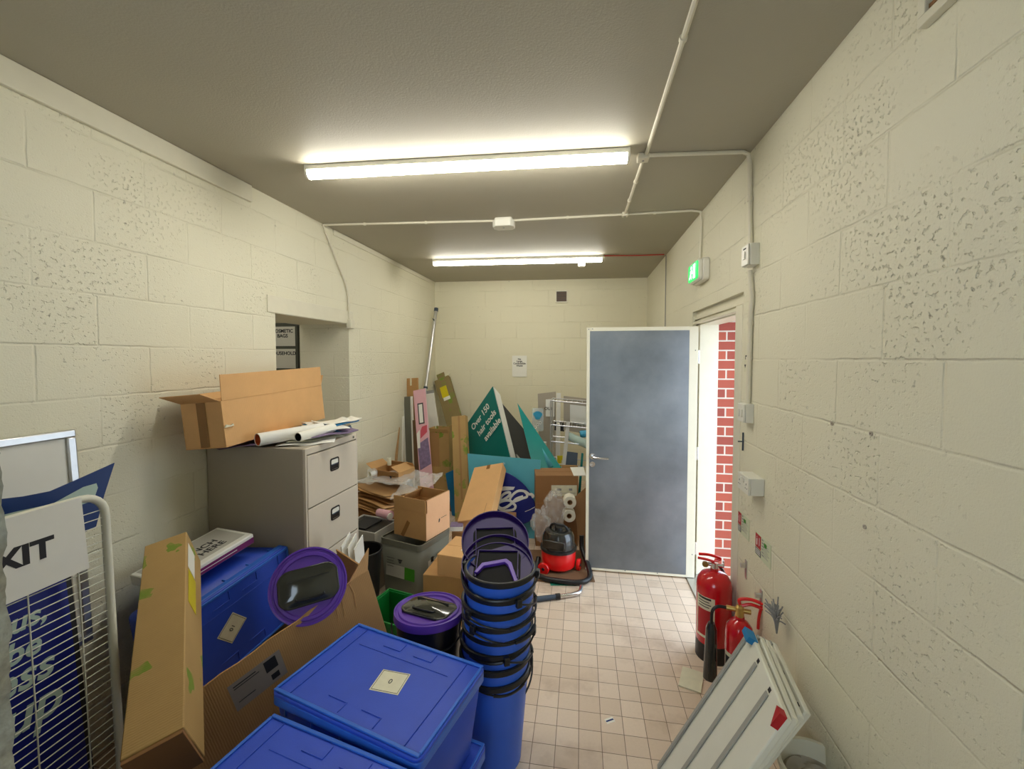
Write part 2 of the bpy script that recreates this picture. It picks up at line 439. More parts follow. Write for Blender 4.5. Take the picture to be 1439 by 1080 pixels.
# low rough pier beside the camera
b = G()
def pier(u, v):
    z = 1.6 * v; y = .28 + .22 * u
    k = .012 * noise.noise(V((u * 4, z * 22, 1.3))) + .006 * noise.noise(V((u * 9, z * 60, 4)))
    return V((-.85 + k, y, z))
b.grid(pier, 10, 160)
g2 = b
def pier2(u, v):
    z = 1.6 * v; x = -.85 - 1.25 * u
    k = .012 * noise.noise(V((0, z * 22, 1.3))) + .006 * noise.noise(V((0, z * 60, 4)))
    return V((x + k * (1 - u), .28, z))
b.grid(pier2, 20, 160)
b.box(-2.1, -.87, .30, .492, 0, 1.585)
struct(b.obj('trim_1', 'concrete'))
# coving board along the left wall top
b = G(); b.box(XL, XL + .022, YF, 2.47, ZC - .105, ZC - .001); struct(b.obj('trim_2', 'trimw', bev=.004))
b = G(); b.box(XL, XL + .012, 3.4, 5.95, ZC - .05, ZC - .001); struct(b.obj('trim_3', 'trimw', bev=.004))
# plaster band over the left doorway
b = G(); b.box(XL + .0005, XL + .008, 2.60, 3.70, 2.052, 2.17); struct(b.obj('trim_4', 'trimw', bev=.004))
# side room
b = G(); b.box(-4.6, XL - WT, 1.6, 5.3, -.1, 0); struct(b.obj('floor', 'tiles', uv=True))
b = G(); b.box(-4.6, XL - WT, 1.6, 5.3, 2.6, 2.7); struct(b.obj('ceiling', 'ceiling'))
b = G(); b.box(-4.7, -4.6, 1.6, 5.3, 0, 2.6); b.box(-4.7, XL - WT, 5.2, 5.3, 0, 2.6); b.box(-4.7, XL - WT, 1.6, 1.7, 0, 2.6)
struct(b.obj('wall_side_room', 'wall', uv=True))
# door frame (right wall)
b = G()
b.box(XR + .03, XR + .17, 3.555, 3.66, 0, 2.05)      # far jamb
b.box(XR + .03, XR + .17, 2.565, 2.66, 0, 2.05)      # near jamb
b.box(XR - .004, XR + .035, 2.565, 2.672, 0, 2.04)   # filler board
b.box(XR + .03, XR + .17, 2.565, 3.66, 2.0, 2.11)    # head
b.box(XR + .012, XR + .06, 2.575, 3.66, 2.045, 2.068)
b.box(XR + .0, XR + .05, 2.58, 3.65, 2.01, 2.03)
struct(b.obj('door_frame', 'trimw', bev=.003))
b = G(); b.box(XR - .06, XR + .17, 2.68, 3.56, 0, .012); struct(b.obj('trim_5', 'alu', bev=.003))
# outside ground and the dark post by the doorway
b = G(); b.box(XR + .38, 9, -6, 12, -.14, -.04); struct(b.obj('ground', 'groundout'))
b = G(); b.box(1.245, 1.31, 3.535, 3.60, -.04, 2.3); struct(b.obj('trim_6', 'darkgrey', bev=.004))

# galvanised door leaf, open square to the wall
d = thing('door_1', 'grey galvanised steel sheet door standing open with chrome lever handle', 'door', T(.86, 3.5, 0)); d['kind'] = 'structure'
b = G(); b.box(-.79, -.035, -.0226, .0226, .035, 1.955); b.obj('door_sheet', 'galv', d)
b = G(); b.box(-.815, -.79, -.022, .022, .015, 1.985); b.box(-.035, .03, -.022, .022, .015, 1.985)
b.box(-.79, -.035, -.022, .022, 1.955, 1.985); b.box(-.79, -.035, -.022, .022, .015, .035); b.obj('edge_frame', 'trimw', d, bev=.002)
h = G(); h.lathe([(0, 0), (.024, 0), (.024, .008), (0, .008)], 24, T(-.765, -.023, .95) @ R(PI / 2, 'X'))
h.tube(smooth_path([(-.765, -.03, .95), (-.765, -.06, .95), (-.75, -.07, .949), (-.68, -.07, .945), (-.64, -.068, .944)]), .0085, 10)
h.obj('door_handle', 'chrome', d)
h = G(); h.lathe([(0, 0), (.022, 0), (.022, .006), (.012, .006), (.010, .003), (0, .003)], 24, T(-.765, -.023, .885) @ R(PI / 2, 'X')); h.obj('keyhole_plate', 'chrome', d)
b = G()
for z in (.25, 1.0, 1.75): b.cyl((.037, -.01, z - .05), (.037, -.01, z + .05), .009)
b.obj('hinges', 'chrome', d)
b = G()
for x, z in ((-.8, 1.97), (-.77, 1.972), (-.5, .03), (-.25, .03), (.01, .2), (.01, 1.8)): b.lathe([(0, 0), (.004, 0), (.003, .002), (0, .002)], 10, T(x, -.023, z) @ R(PI / 2, 'X'))
b.obj('rivets', 'darkgrey', d)

# ================================================================ LIGHTS AND SERVICES
def batten(label, p, ang, length, power, size=1.0):
    t = thing('batten_light', label, 'ceiling light', T(*p) @ R(ang), 'long tube lights under the ceiling')
    L2 = length / 2
    b = G(); b.prism([(-.035, 0), (.035, 0), (.035, -.028), (-.035, -.028)], -L2, L2, Matrix(((0, 0, 1, 0), (1, 0, 0, 0), (0, 1, 0, 0), (0, 0, 0, 1)))); b.obj('housing', 'plast', t, bev=.004)
    pr = [(.034 * math.cos(a), -.028 - .040 * math.sin(a)) for a in [PI * i / 12 for i in range(13)]]
    b = G(); b.prism(pr, -L2 + .012, L2 - .012, Matrix(((0, 0, 1, 0), (1, 0, 0, 0), (0, 1, 0, 0), (0, 0, 0, 1))))
    m = simple('lit_diffuser', (.9, .9, .88), .4, emit=((1.0, .965, .86), power)); b.obj('diffuser', m, t)
    for s in (-1, 1):
        pr = [(.036 * math.cos(a), -.028 - .042 * math.sin(a)) for a in [PI * i / 12 for i in range(13)]] + [(-.036, 0), (.036, 0)]
        b = G(); b.prism(pr, s * L2 - .006, s * L2 + .006, Matrix(((0, 0, 1, 0), (1, 0, 0, 0), (0, 1, 0, 0), (0, 0, 0, 1)))); b.obj('end_cap', 'plast', t)
    return t
batten('longer looking lit white batten, nearest to the camera on the ceiling', (-.66, 2.33, ZC), math.radians(2.6), 1.80, BATTEN_NEAR)
batten('smaller looking lit white batten at the far end, a detector hanging beside it', (-.71, 4.68, ZC), math.radians(3), 1.86, BATTEN_FAR)
t = batten('added unseen batten light brightening the side room beyond the left doorway', (-3.2, 3.0, 2.6), 0, 1.5, 7.0)  # out of view, added to brighten the locker and its sheets
def run(name, label, pts, r=.008, mat='conduit', cat='conduit', clips=(), group=None, n=8, rad=0):
    """surface conduit or cable along pts (world), with clips at given fractions"""
    o = thing(name, label, cat, T(*pts[0]), group); p0 = V(pts[0])
    q = [V(p) - p0 for p in pts]
    b = G(); b.tube(q, r, n); b.obj(name + '_pipe' if name == 'conduit' else 'cable_run', mat, o)
    for i, f in clips:
        a, c = q[i], q[i + 1]; p = a.lerp(c, f); d = (c - a).normalized()
        k = G(); k.tube([p - d * .008, p + d * .008], r + .004, 10); k.obj('clip', mat, o)
    return o
E_ = .009
zc = ZC - .010
run('conduit', 'long white conduit running from the top of the photo towards the detector line', [(.338, -.9, zc), (.338, 2.40, zc), (.33, 2.46, zc), (.322, 3.36, zc)], .010, clips=((0, .75), (2, .35), (2, .7)))
run('conduit', 'white conduit crossing the ceiling to the white detector box and exit sign', [(-2.085, 3.25, zc), (-.72, 3.37, zc), (-.5, 3.385, zc), (.80, 3.375, zc), (.865, 3.38, zc - .01), (XR - .012, 3.40, zc - .07), (XR - .012, 3.42, 2.46)], .009, clips=((0, .25), (0, .62), (2, .3), (2, .8)))
run('conduit', 'thin grey conduit kinking down the left wall to the doorway corner', [(XL + .010, 3.24, zc), (XL + .010, 3.40, 2.62), (XL + .010, 3.58, 2.40), (XL + .010, 3.615, 2.30), (XL + .010, 3.625, 2.08)], .008, clips=((0, .6),))
run('conduit', 'white conduit bending from ceiling down the right wall into the upper switch box', [(.33, 2.425, zc), (.84, 2.47, zc), (.868, 2.475, zc - .012), (XR - .014, 2.475, zc - .06), (XR - .014, 2.44, 2.335)], .011, clips=((3, .45),))
run('conduit', 'white conduit joining the two switch boxes beside the steel door', [(XR - .018, 2.43, 2.20), (XR - .016, 2.43, 2.16), (XR - .014, 2.405, 2.06), (XR - .014, 2.42, 1.98), (XR - .014, 2.43, 1.50)], .012, clips=((3, .12), (3, .5)))
run('cable', 'bare red cable stretched over the ceiling past the far light', [(.24, 4.70, zc), (.6, 4.74, zc), (.86, 4.75, zc + .002)], .006, 'redcable', 'cable')
run('cable', 'thin dark cable dropping down the far right wall behind the steel door', [(XR - .006, 4.78, zc), (XR - .006, 4.78, 1.6)], .004, 'inkg', 'cable')
# junction boxes on the ceiling
def box_thing(name, label, cat, c, s, mat, part, bev=.004, extra=None):
    o = thing(name, label, cat, T(*c)); b = G()
    b.box(-s[0] / 2, s[0] / 2, -s[1] / 2, s[1] / 2, -s[2] / 2, s[2] / 2); b.obj(part, mat, o, bev=bev)
    if extra: extra(o)
    return o
def scr(o):
    b = G(); b.lathe([(0, 0), (.006, 0), (.006, -.003), (0, -.003)], 12, T(0, 0, -.015)); b.obj('screw', 'inkg', o)
box_thing('junction_box', 'small round white junction box at the right end of the near light', 'junction box', (.325, 2.44, ZC - .016), (.06, .06, .032), 'conduit', 'lid', extra=scr)
box_thing('junction_box', 'small white junction box where the two ceiling conduits cross', 'junction box', (.322, 3.37, ZC - .015), (.045, .045, .03), 'conduit', 'lid', extra=scr)
box_thing('junction_box', 'small white junction box at the corner of the left doorway', 'junction box', (XL + .02, 3.63, 2.05), (.045, .07, .08), 'trimw', 'lid')
# detector box in the middle conduit
o = thing('detector_box', 'white octagonal detector box in the middle of the ceiling conduit', 'detector', T(-.61, 3.375, ZC), )
b = G(); b.prism([(x, y) for x, y in ((-.085, -.03), (-.06, -.065), (.06, -.065), (.085, -.03), (.085, .03), (.06, .065), (-.06, .065), (-.085, .03))], -.07, -.012); b.obj('cover', 'plast', o, bev=.006)
b = G(); b.prism(rrect(.14, .10, .02), -.013, 0); b.obj('back_plate', 'plast', o)
b = G(); b.lathe([(0, 0), (.008, 0), (.006, -.004), (0, -.004)], 14, T(0, -.01, -.07)); b.obj('test_button', 'inkg', o)
o = thing('smoke_detector', 'small round white smoke detector by the far tube light', 'smoke detector', T(.0, 4.86, ZC))
b = G(); b.lathe([(0, 0), (.055, 0), (.055, -.02), (.045, -.028), (0, -.028)], 28); b.obj('base', 'plast', o)
b = G(); b.lathe([(.044, -.028), (.04, -.075), (.032, -.085), (0, -.085)], 28); b.obj('sensor_cap', 'plast', o)
b = G(); b.lathe([(.043, -.046), (.0425, -.05), (.0415, -.05), (.0415, -.046)], 28, closed=True); b.obj('vent_ring', 'inkg', o)

# right wall fittings (local x = along the wall towards the camera, y = up, z = out into the room)
def RW(y, z, out=.0): return fr((XR - out, y, z), (0, -1, 0), (0, 0, 1))
o = thing('switch_box', 'upper white switch box with open lid on the right wall conduit', 'switch box', RW(2.40, 2.27))
b = G(); b.box(-.045, .045, -.055, .055, 0, .045); b.obj('back_box', 'plast', o, bev=.003)
b = G(); b.box(-.043, .043, -.052, .052, .047, .056); b.obj('face_plate', 'plast', o, bev=.003)
b = G(); b.box(-.012, .012, -.02, .02, .056, .063); b.obj('rocker', 'plast', o, bev=.002)
b = G(); b.box(-.02, .02, .03, .038, .0561, .0565); b.obj('slot', 'ink', o)
o = thing('switch_box', 'lower white switch box at the foot of the right wall conduit', 'switch box', RW(2.43, 1.45))
b = G(); b.box(-.045, .045, -.05, .05, 0, .04); b.obj('back_box', 'plast', o, bev=.003)
b = G(); b.box(-.044, .044, -.048, .048, .041, .05); b.obj('face_plate', 'plast', o, bev=.003)
for s in (-1, 1):
    b = G(); b.box(s * .018 - .011, s * .018 + .011, -.02, .02, .05, .056); b.obj('rocker', 'plast', o, bev=.002)
o = thing('double_socket', 'white double power socket on a deep box above the two small signs', 'power socket', RW(2.31, 1.105))
b = G(); b.box(-.073, .073, -.043, .043, 0, .062); b.obj('back_box', 'plast', o, bev=.003)
b = G(); b.box(-.073, .073, -.043, .043, .063, .074); b.obj('face_plate', 'plast', o, bev=.003)
for s in (-1, 1):
    b = G(); b.box(s * .016 - .007, s * .016 + .007, .008, .03, .074, .08); b.obj('rocker', 'plast', o, bev=.0015)
    b = G()
    b.box(s * .045 - .003, s * .045 + .003, .002, .011, .0741, .0746); b.box(s * .045 - .014, s * .045 - .006, -.016, -.012, .0741, .0746); b.box(s * .045 + .006, s * .045 + .014, -.016, -.012, .0741, .0746)
    b.obj('pin_holes', 'ink', o)
# fire signs
def firesign(y, z, label):
    o = thing('fire_sign', label, 'sign', RW(y, z), 'fire equipment signs')
    b = G(); b.box(-.09, .09, -.058, .058, .0005, .003); b.obj('plate', 'signcream', o)
    b = G(); b.box(-.086, -.020, -.016, .053, .003, .0035); b.obj('red_panel', 'signred', o)
    b = G(); b.box(-.086, -.020, -.053, -.020, .003, .0035); b.obj('lower_panel', 'ink', o)
    b = G(); b.prism(rrect(.010, .034, .004), .0035, .004, T(-.068, .012, 0)); b.box(-.042, -.037, .0, .04, .0035, .004); b.box(-.070, -.066, .033, .039, .0035, .004); b.obj('pictogram', 'inkw', o)
    b = G()
    for k in range(3): b.box(-.082, -.026, -.047 + k * .009, -.043 + k * .009, .0035, .004)
    b.obj('writing', 'inkw', o)
    b = G()
    for k in range(6): b.box(-.010, -.010 + .016 + .004 * (k % 3), .042 - k * .015, .049 - k * .015, .003, .0035)
    for k in range(8): b.box(.01, .05 + .012 * (k % 3), .036 - k * .0095, .0385 - k * .0095, .003, .0034)
    b.obj('writing', 'inkg', o)
    b = G(); b.prism(rrect(.03, .02, .005), .003, .0036, T(.03, .03, 0)); b.obj('green_patch', 'hazgreen', o)
    return o
firesign(2.50, .822, 'small red and white fire sign nearest to the doorway')
firesign(2.235, .800, 'small red and green fire sign directly above the small extinguisher')
o = thing('sticker', 'tiny white sticker with black triangle mark on the right wall', 'sticker', RW(2.51, 1.715))
b = G(); b.box(-.025, .025, -.05, .05, .0004, .001); b.obj('sheet', 'label', o)
b = G(); b.prism([(-.012, .0), (.012, .0), (0, -.02)], .001, .0014, T(-.006, -.01, 0)); b.box(-.006, .02, .018, .04, .001, .0014); b.obj('print', 'ink', o)
b = G(); b.box(-.002, .002, -.05, .05, .001, .009); o = thing('wall_hook', 'thin dark metal strip hook above the double socket', 'hook', RW(2.515, 1.28)); b.obj('strip', 'darkgrey', o)
b = G(); b.cyl((0, 0, 0), (0, 0, .03), .004); b.obj('pin', 'darkgrey', o)
for y, z, l in ((2.24, .545, 'grey wall bracket over the small red extinguisher'), (2.44, .60, 'grey wall bracket behind the tall red extinguisher')):
    o = thing('extinguisher_bracket', l, 'bracket', RW(y, z), 'wall brackets for the extinguishers')
    b = G(); b.box(-.012, .012, -.05, .05, 0, .005); b.obj('plate', 'alu', o); b = G(); b.box(-.008, .008, .01, .03, .005, .03); b.obj('lug', 'alu', o)
# exit sign
o = thing('exit_sign', 'green lit emergency exit sign box high by the steel door', 'exit sign', RW(3.36, 2.375))
b = G(); b.prism(rrect(.30, .16, .03), 0, .045); b.obj('housing', 'plast', o, bev=.006)
b = G(); b.prism(rrect(.28, .145, .025), .046, .072); b.obj('rim', 'plast', o, bev=.004)
b = G(); b.prism(rrect(.26, .125, .02), .072, .080); b.obj('lens', 'exitg', o, bev=.003)
b = G()
b.lathe([(0, .0803), (.013, .0803), (.013, .081), (0, .081)], 14, T(-.035, .035, 0))
b.prism([(-.06, .015), (-.02, .02), (-.005, -.005), (-.02, -.012), (-.03, .002), (-.04, -.015), (-.02, -.035), (-.032, -.05), (-.05, -.02), (-.085, -.045), (-.09, -.035), (-.06, -.01)], .0803, .081)
b.prism([(.02, -.05), (.075, -.05), (.075, .05), (.02, .05)], .0803, .081)
b.obj('running_figure_and_doorway', 'exitw', o)
# vents
o = thing('wall_vent', 'small dark square vent high on the back wall', 'vent', fr((-.275, 6.0 + .045, 2.60), (1, .05, 0), (0, 0, 1)))
b = G()
for a in ((-.085, .085, .07, .085), (-.085, .085, -.085, -.07), (-.085, -.07, -.07, .07), (.07, .085, -.07, .07)): b.box(*a, 0, .014)
b.obj('frame', 'trimw', o, bev=.002)
b = G(); b.box(-.07, .07, -.07, .07, 0, .003); b.obj('dark_opening', 'darkin', o)
b = G()
for k in range(6): b.box(-.07, .07, -.06 + k * .022, -.052 + k * .022, .003, .010)
b.obj('louvre', 'mat', o)
o = thing('wall_vent', 'cream framed vent cut off by the top right edge of the photo', 'vent', RW(1.13, 2.72))
b = G()
for a in ((-.18, .18, .095, .12), (-.18, .18, -.12, -.095), (-.18, -.155, -.095, .095), (.155, .18, -.095, .095)): b.box(*a, 0, .025)
b.obj('frame', 'trimw', o, bev=.002)
b = G(); b.box(-.155, .155, -.095, .095, .001, .004); b.obj('dark_opening', 'mat', o)
b = G()
for k in range(6): b.box(-.155, .155, -.085 + k * .03, -.075 + k * .03, .004, .016)
b.obj('louvre', 'cardd', o)
# notice on the back wall
o = thing('paper_notice', 'white paper notice with four short black lines on the back wall', 'notice', fr((-.865, 6.02, 1.625), (1, .05, 0), (0, 0, 1)))
b = G(); b.box(-.105, .105, -.15, .15, .001, .003); b.obj('sheet', 'paper', o)
for k, (s, sz) in enumerate((('No', .034), ('Large', .036), ('Combustible', .034), ('Waste', .034))):
    text(s, sz, 'ink', o, T(0, .10 - k * .031, .0035), bold=.001)

# ================================================================ SIDE ROOM LOCKER
o = thing('locker', 'dark grey metal locker seen through the left doorway', 'locker', T(at(421, 480, Y=4.2).x - .42, 4.2, 0))
b = G(); b.box(-.45, .42, 0, .45, .02, 2.12); b.obj('body', 'locker', o, bev=.004)
for i in range(2):
    b = G(); b.box(-.44 + i * .43, -.02 + i * .43, -.018, -.001, .05, 2.09); q = b.obj('door', 'locker', o, bev=.003)
    b = G(); b.box(-.06 + i * .43, -.045 + i * .43, -.04, -.019, 1.0, 1.12); b.obj('handle', 'alu', q)
for z, s, l in ((1.975, 'COSMETIC\nBAGS', 'white sheet reading COSMETIC BAGS taped to the locker'), (1.735, 'HOUSEHOLD\n', 'white sheet reading HOUSEHOLD, taped below the cosmetic bags sheet')):
    t = thing('paper_sign', l, 'sign', fr((at(415, 480, Y=4.178).x - .15, 4.178, z), (1, 0, 0), (0, 0, 1)))
    b = G(); b.box(-.15, .15, -.105, .105, .0005, .002); b.obj('sheet', 'paper', t)
    text(s, .052, 'ink', t, T(.0, .03, .0025), bold=.0015)

# ================================================================ CARTONS, CRATES, BINS (builders)
def carton(label, m, w, d, h, mat='card', flaps=None, cat='cardboard box', name='cardboard_box', tape=True, fl=None, group=None, inner='cardin', th=.005):
    """box, origin at the middle of its base; flaps: {side: degrees from closed}; None = shut"""
    o = thing(name, label, cat, m, group); b = G(); x, y = w / 2, d / 2
    b.box(-x, x, -y, y, 0, th); b.box(-x, x, -y, -y + th, th, h); b.box(-x, x, y - th, y, th, h)
    b.box(-x, -x + th, -y + th, y - th, th, h); b.box(x - th, x, -y + th, y - th, th, h)
    if flaps is None:
        b.box(-x, x, -y, -.0015, h, h + .004); b.box(-x, x, .0015, y, h, h + .004)
        b.obj('body', mat, o, bev=.002)
        if tape:
            t = G(); t.box(-x - .001, x + .001, -.025, .025, h + .004, h + .005)
            for s in (-1, 1): t.box(s * x - .001, s * x + .001, -.025, .025, h - .08, h + .004)
            t.obj('tape', 'tape', o)
    else:
        b.obj('body', mat, o, bev=.0015)
        fd = fl or min(w, d) / 2
        for s, a in flaps.items():
            a, f2 = a if isinstance(a, tuple) else (a, fd)
            t = G()
            if s[1] == 'y': t.box(-x + .004, x - .004, 0, f2, -.002, .002)
            else: t.box(-y + .004, y - .004, 0, f2, -.002, .002)
            mm = {'-y': T(0, -y, h), '+y': T(0, y, h) @ R(PI), '-x': T(-x, 0, h) @ R(-PI / 2), '+x': T(x, 0, h) @ R(PI / 2)}[s] @ R(math.radians(a), 'X')
            for v in t.b.verts: v.co = mm @ v.co
            t.obj('flap', mat, o)
    return o
def stick(parent, name, mat, m, w, h, t=.0008):
    b = G(); b.box(-w / 2, w / 2, -h / 2, h / 2, 0, t, m); return b.obj(name, mat, parent)
FY = lambda y, x=0, z=0: fr((x, -y, z), (1, 0, 0), (0, 0, 1))          # on a face looking to local -y
FX = lambda xx, y=0, z=0: fr((xx, y, z), (0, 1, 0), (0, 0, 1))         # on a face looking to local +x
FZ = lambda z, x=0, y=0, a=0: T(x, y, z) @ R(a)

def crate(label, m, h=.30, lid=True, lab_at=(0, 0), lab_rot=0, lab_txt='0', group='blue lidded crates', mat='bluep'):
    """600 x 400 crate with attached two-leaf lid, origin mid base, lid surface at z = h"""
    o = thing('lidded_crate', label, 'storage crate', m, group)
    W, D = .60, .40; hb = h - .022
    b = G(); n = 6
    def ring(w, d, z): return [(x, y, z) for x, y in rrect(w, d, .02)]
    def skin(r0, r1):
        a = [b.b.verts.new(p) for p in r0]; c = [b.b.verts.new(p) for p in r1]
        for i in range(len(a)): b.b.faces.new((a[i], a[(i + 1) % len(a)], c[(i + 1) % len(a)], c[i]))
        return a, c
    a, _ = skin(ring(W * .86, D * .84, 0), ring(W * .965, D * .95, hb)); b.b.faces.new(a[::-1])
    b.obj('body', mat, o, solid=-.003)
    b = G(); b.prism(rrect(W - .002, D - .002, .022), hb - .03, hb)
    for s in (-1, 1):
        for k in range(5): b.box(-.24 + k * .12 - .004, -.24 + k * .12 + .004, s * (D / 2 - .012) - .006, s * (D / 2 - .012) + .006, hb - .06, hb - .03)
    b.obj('rim', 'bluerim', o, bev=.003)
    b = G(); b.prism(rrect(W, D, .026), hb, hb + .014); l = b.obj('lid', mat, o, bev=.004)
    b = G()                                        # raised border and seams of the lid
    zt = hb + .014
    for x0, x1, y0, y1 in ((-.292, .292, .182, .194), (-.292, .292, -.194, -.182), (-.294, -.284, -.182, .182), (.284, .294, -.182, .182)): b.box(x0, x1, y0, y1, zt, zt + .006)
    b.obj('raised_border', 'bluerim', l, bev=.002)
    b = G()
    for sx in (-1, 1):
        b.box(sx * .232 - .0015, sx * .232 + .0015, -.18, .18, zt, zt + .0035)
        for sy in (-1, 1):
            b.box(sx * .07 - .04, sx * .07 + .04, sy * .132 - .0015, sy * .132 + .0015, zt, zt + .003)
            b.box(sx * .07 + .037, sx * .07 + .04, sy * .132 - .001, sy * .132 + sy * .04 + .001 * sy, zt, zt + .003) if sy > 0 else b.box(sx * .07 + .037, sx * .07 + .04, sy * .132 - .04, sy * .132, zt, zt + .003)
    b.box(-.2, .2, .099, .1015, zt, zt + .002)
    b.obj('ribs', mat, l, bev=.001)
    q = stick(o, 'label', 'label', FZ(zt + .0002, lab_at[0], lab_at[1], lab_rot), .105, .095); lab(q, 'square cream label')
    e = G(); 
    for x0, x1, y0, y1 in ((-.048, .048, .042, .0435), (-.048, .048, -.0435, -.042), (-.048, -.0465, -.042, .042), (.0465, .048, -.042, .042)): e.box(x0, x1, y0, y1, 0, .0003, FZ(zt + .0012, lab_at[0], lab_at[1], lab_rot))
    e.obj('printed_border', 'ink', q)
    text(lab_txt, .028, 'ink', q, FZ(zt + .0015, lab_at[0], lab_at[1], lab_rot))
    return o

def lid_parts(o, under=False, m=Matrix.Identity(4), mat='purple'):
    b = G(); b.lathe([(0, 0), (.118, 0), (.122, .007), (.134, .007), (.138, .001), (.146, .001), (.150, .007), (.156, .006), (.157, -.026), (.153, -.026), (.150, -.004), (0, -.004)], 56, m)
    l = b.obj('lid_ring', mat, o)
    if not under:
        P = [(x * (1 + .12 * (1 - (y / .075) ** 2)), y * (1 + .06 * (1 - (x / .1) ** 2))) for x, y in rrect(.222, .15, .035, 6)]
        b = G(); b.prism(P, .0005, .011, m @ T(0, 0, 0)); f = b.obj('flap', 'blackg', o, bev=.003); lab(f, 'smoked black flap')
        P2 = [(x * .93, y * .90) for x, y in P]
        b = G(); k = len(P2)
        rings = [[b.b.verts.new(m @ V((x * q, y * q, .011 + .016 * (1 - q * q)))) for x, y in P2] for q in (1, .9, .75, .55, .3)] + [[b.b.verts.new(m @ V((0, 0, .027)))]]
        for ra, rb in zip(rings, rings[1:]):
            for i in range(k):
                q = list(dict.fromkeys((ra[i], ra[(i + 1) % k], rb[(i + 1) % len(rb)], rb[i % len(rb)]))); b.b.faces.new(q)
        b.obj('window', 'tint', f)
        b = G(); b.tube(smooth_path([(-.055, -.040, .022), (-.05, -.050, .022), (0, -.054, .023), (.05, -.050, .022), (.055, -.040, .022)]), .004, 8, m=m)
        b.box(-.085, .085, .030, .033, .0135, .026, m); b.obj('grip', 'black', f)
    else:
        b = G(); P = rrect(.205, .165, .03, 6); b.prism([(x, y + .01) for x, y in P], -.0065, -.0045, m); f = b.obj('flap', 'void', o)
        b = G(); b.box(-.09, .09, -.072, -.068, -.016, -.0045, m); b.box(-.092, -.088, -.07, .07, -.016, -.0045, m); b.box(.088, .092, -.07, .07, -.016, -.0045, m); b.obj('hinge_ribs', mat, f)
    return l
def bin_body(o, mat='bluebin', hz=.40, handle=(0, .35)):
    b = G(); b.lathe([(0, 0), (.108, 0), (.114, .006), (.146, hz - .03), (.146, hz), (.143, hz), (.143, hz - .03), (.110, .01), (0, .006)], 48); b.obj('bin_body', mat, o)
    b = G(); b.lathe([(.145, hz - .022), (.151, hz - .022), (.155, hz - .017), (.155, hz), (.151, hz + .003), (.144, hz + .003)], 48, closed=True); b.obj('rim_band', 'black', o)
    a, ph = handle
    mm = R(a)
    pts = [(.168 * math.cos(t), -.168 * math.sin(t) * math.cos(ph), hz - .015 - .168 * math.sin(t) * math.sin(ph)) for t in [PI * i / 22 for i in range(23)]]
    b = G(); b.tube(pts, .004, 8, m=mm)
    b.tube(pts[8:15], .0075, 8, m=mm); b.obj('handle', 'black', o)
    for s in (-1, 1):
        b = G(); b.box(s * .162 - .009, s * .162 + .009, -.012, .012, hz - .032, hz + .002, mm); b.obj('handle_lug', 'black', o, bev=.003)

for i, (px_, py_, l) in enumerate(((1225, 609, 'small round grey wall plug, uppermost of three bare plugs right of the switch'), (1216, 740, 'small round grey wall plug, lowest of three bare plugs on the right wall'), (1170, 595, 'small round grey wall plug, furthest of three bare plugs on the right wall'))):
    p = at(px_, py_, X=XR); o = thing('wall_plug', l, 'wall plug', RW(p.y, p.z), 'bare plugs in the right wall')
    b = G(); b.lathe([(0, 0), (.007, 0), (.007, .004), (.003, .004), (.003, .001), (0, .001)], 14); b.obj('plug', 'cabside', o)
def slab(g, P, t):
    """plate through four corners, thickness t away from the camera side"""
    P = [V(p) for p in P]; n = (P[1] - P[0]).cross(P[3] - P[0]).normalized()
    if n.dot(P[0] - V((0, 0, CAMH))) < 0: n = -n
    Q = [p + n * t for p in P]
    if (P[1] - P[0]).cross(P[3] - P[0]).dot(n) < 0: P, Q = P[::-1], Q[::-1]
    g.hexa(P + Q); return g
def wthing(name, label, cat, p, group=None): return thing(name, label, cat, T(*p), group)
def rel(o, pts): i = o.matrix_world.inverted() if o.matrix_world.to_translation().length else T(*o.location).inverted(); return [i @ V(p) for p in pts]
def board(name, label, cat, P, t, mat, part='board', group=None, bev=0, tape=None):
    o = thing(name, label, cat, T(*P[-1]), group); k = V(P[-1])
    g = G(); slab(g, [V(p) - k for p in P], t); g.obj(part, mat, o, bev=bev); return o, k
def facef(P):
    """frame on a plate: origin at its middle, x along P0->P1, z towards the camera"""
    P = [V(p) for p in P]; c = sum(P, V()) / 4; x = P[1] - P[0]; y = P[0] - P[3]
    m = fr(c, x, y)
    return m
def loc(M_): return T(*M_.to_translation())

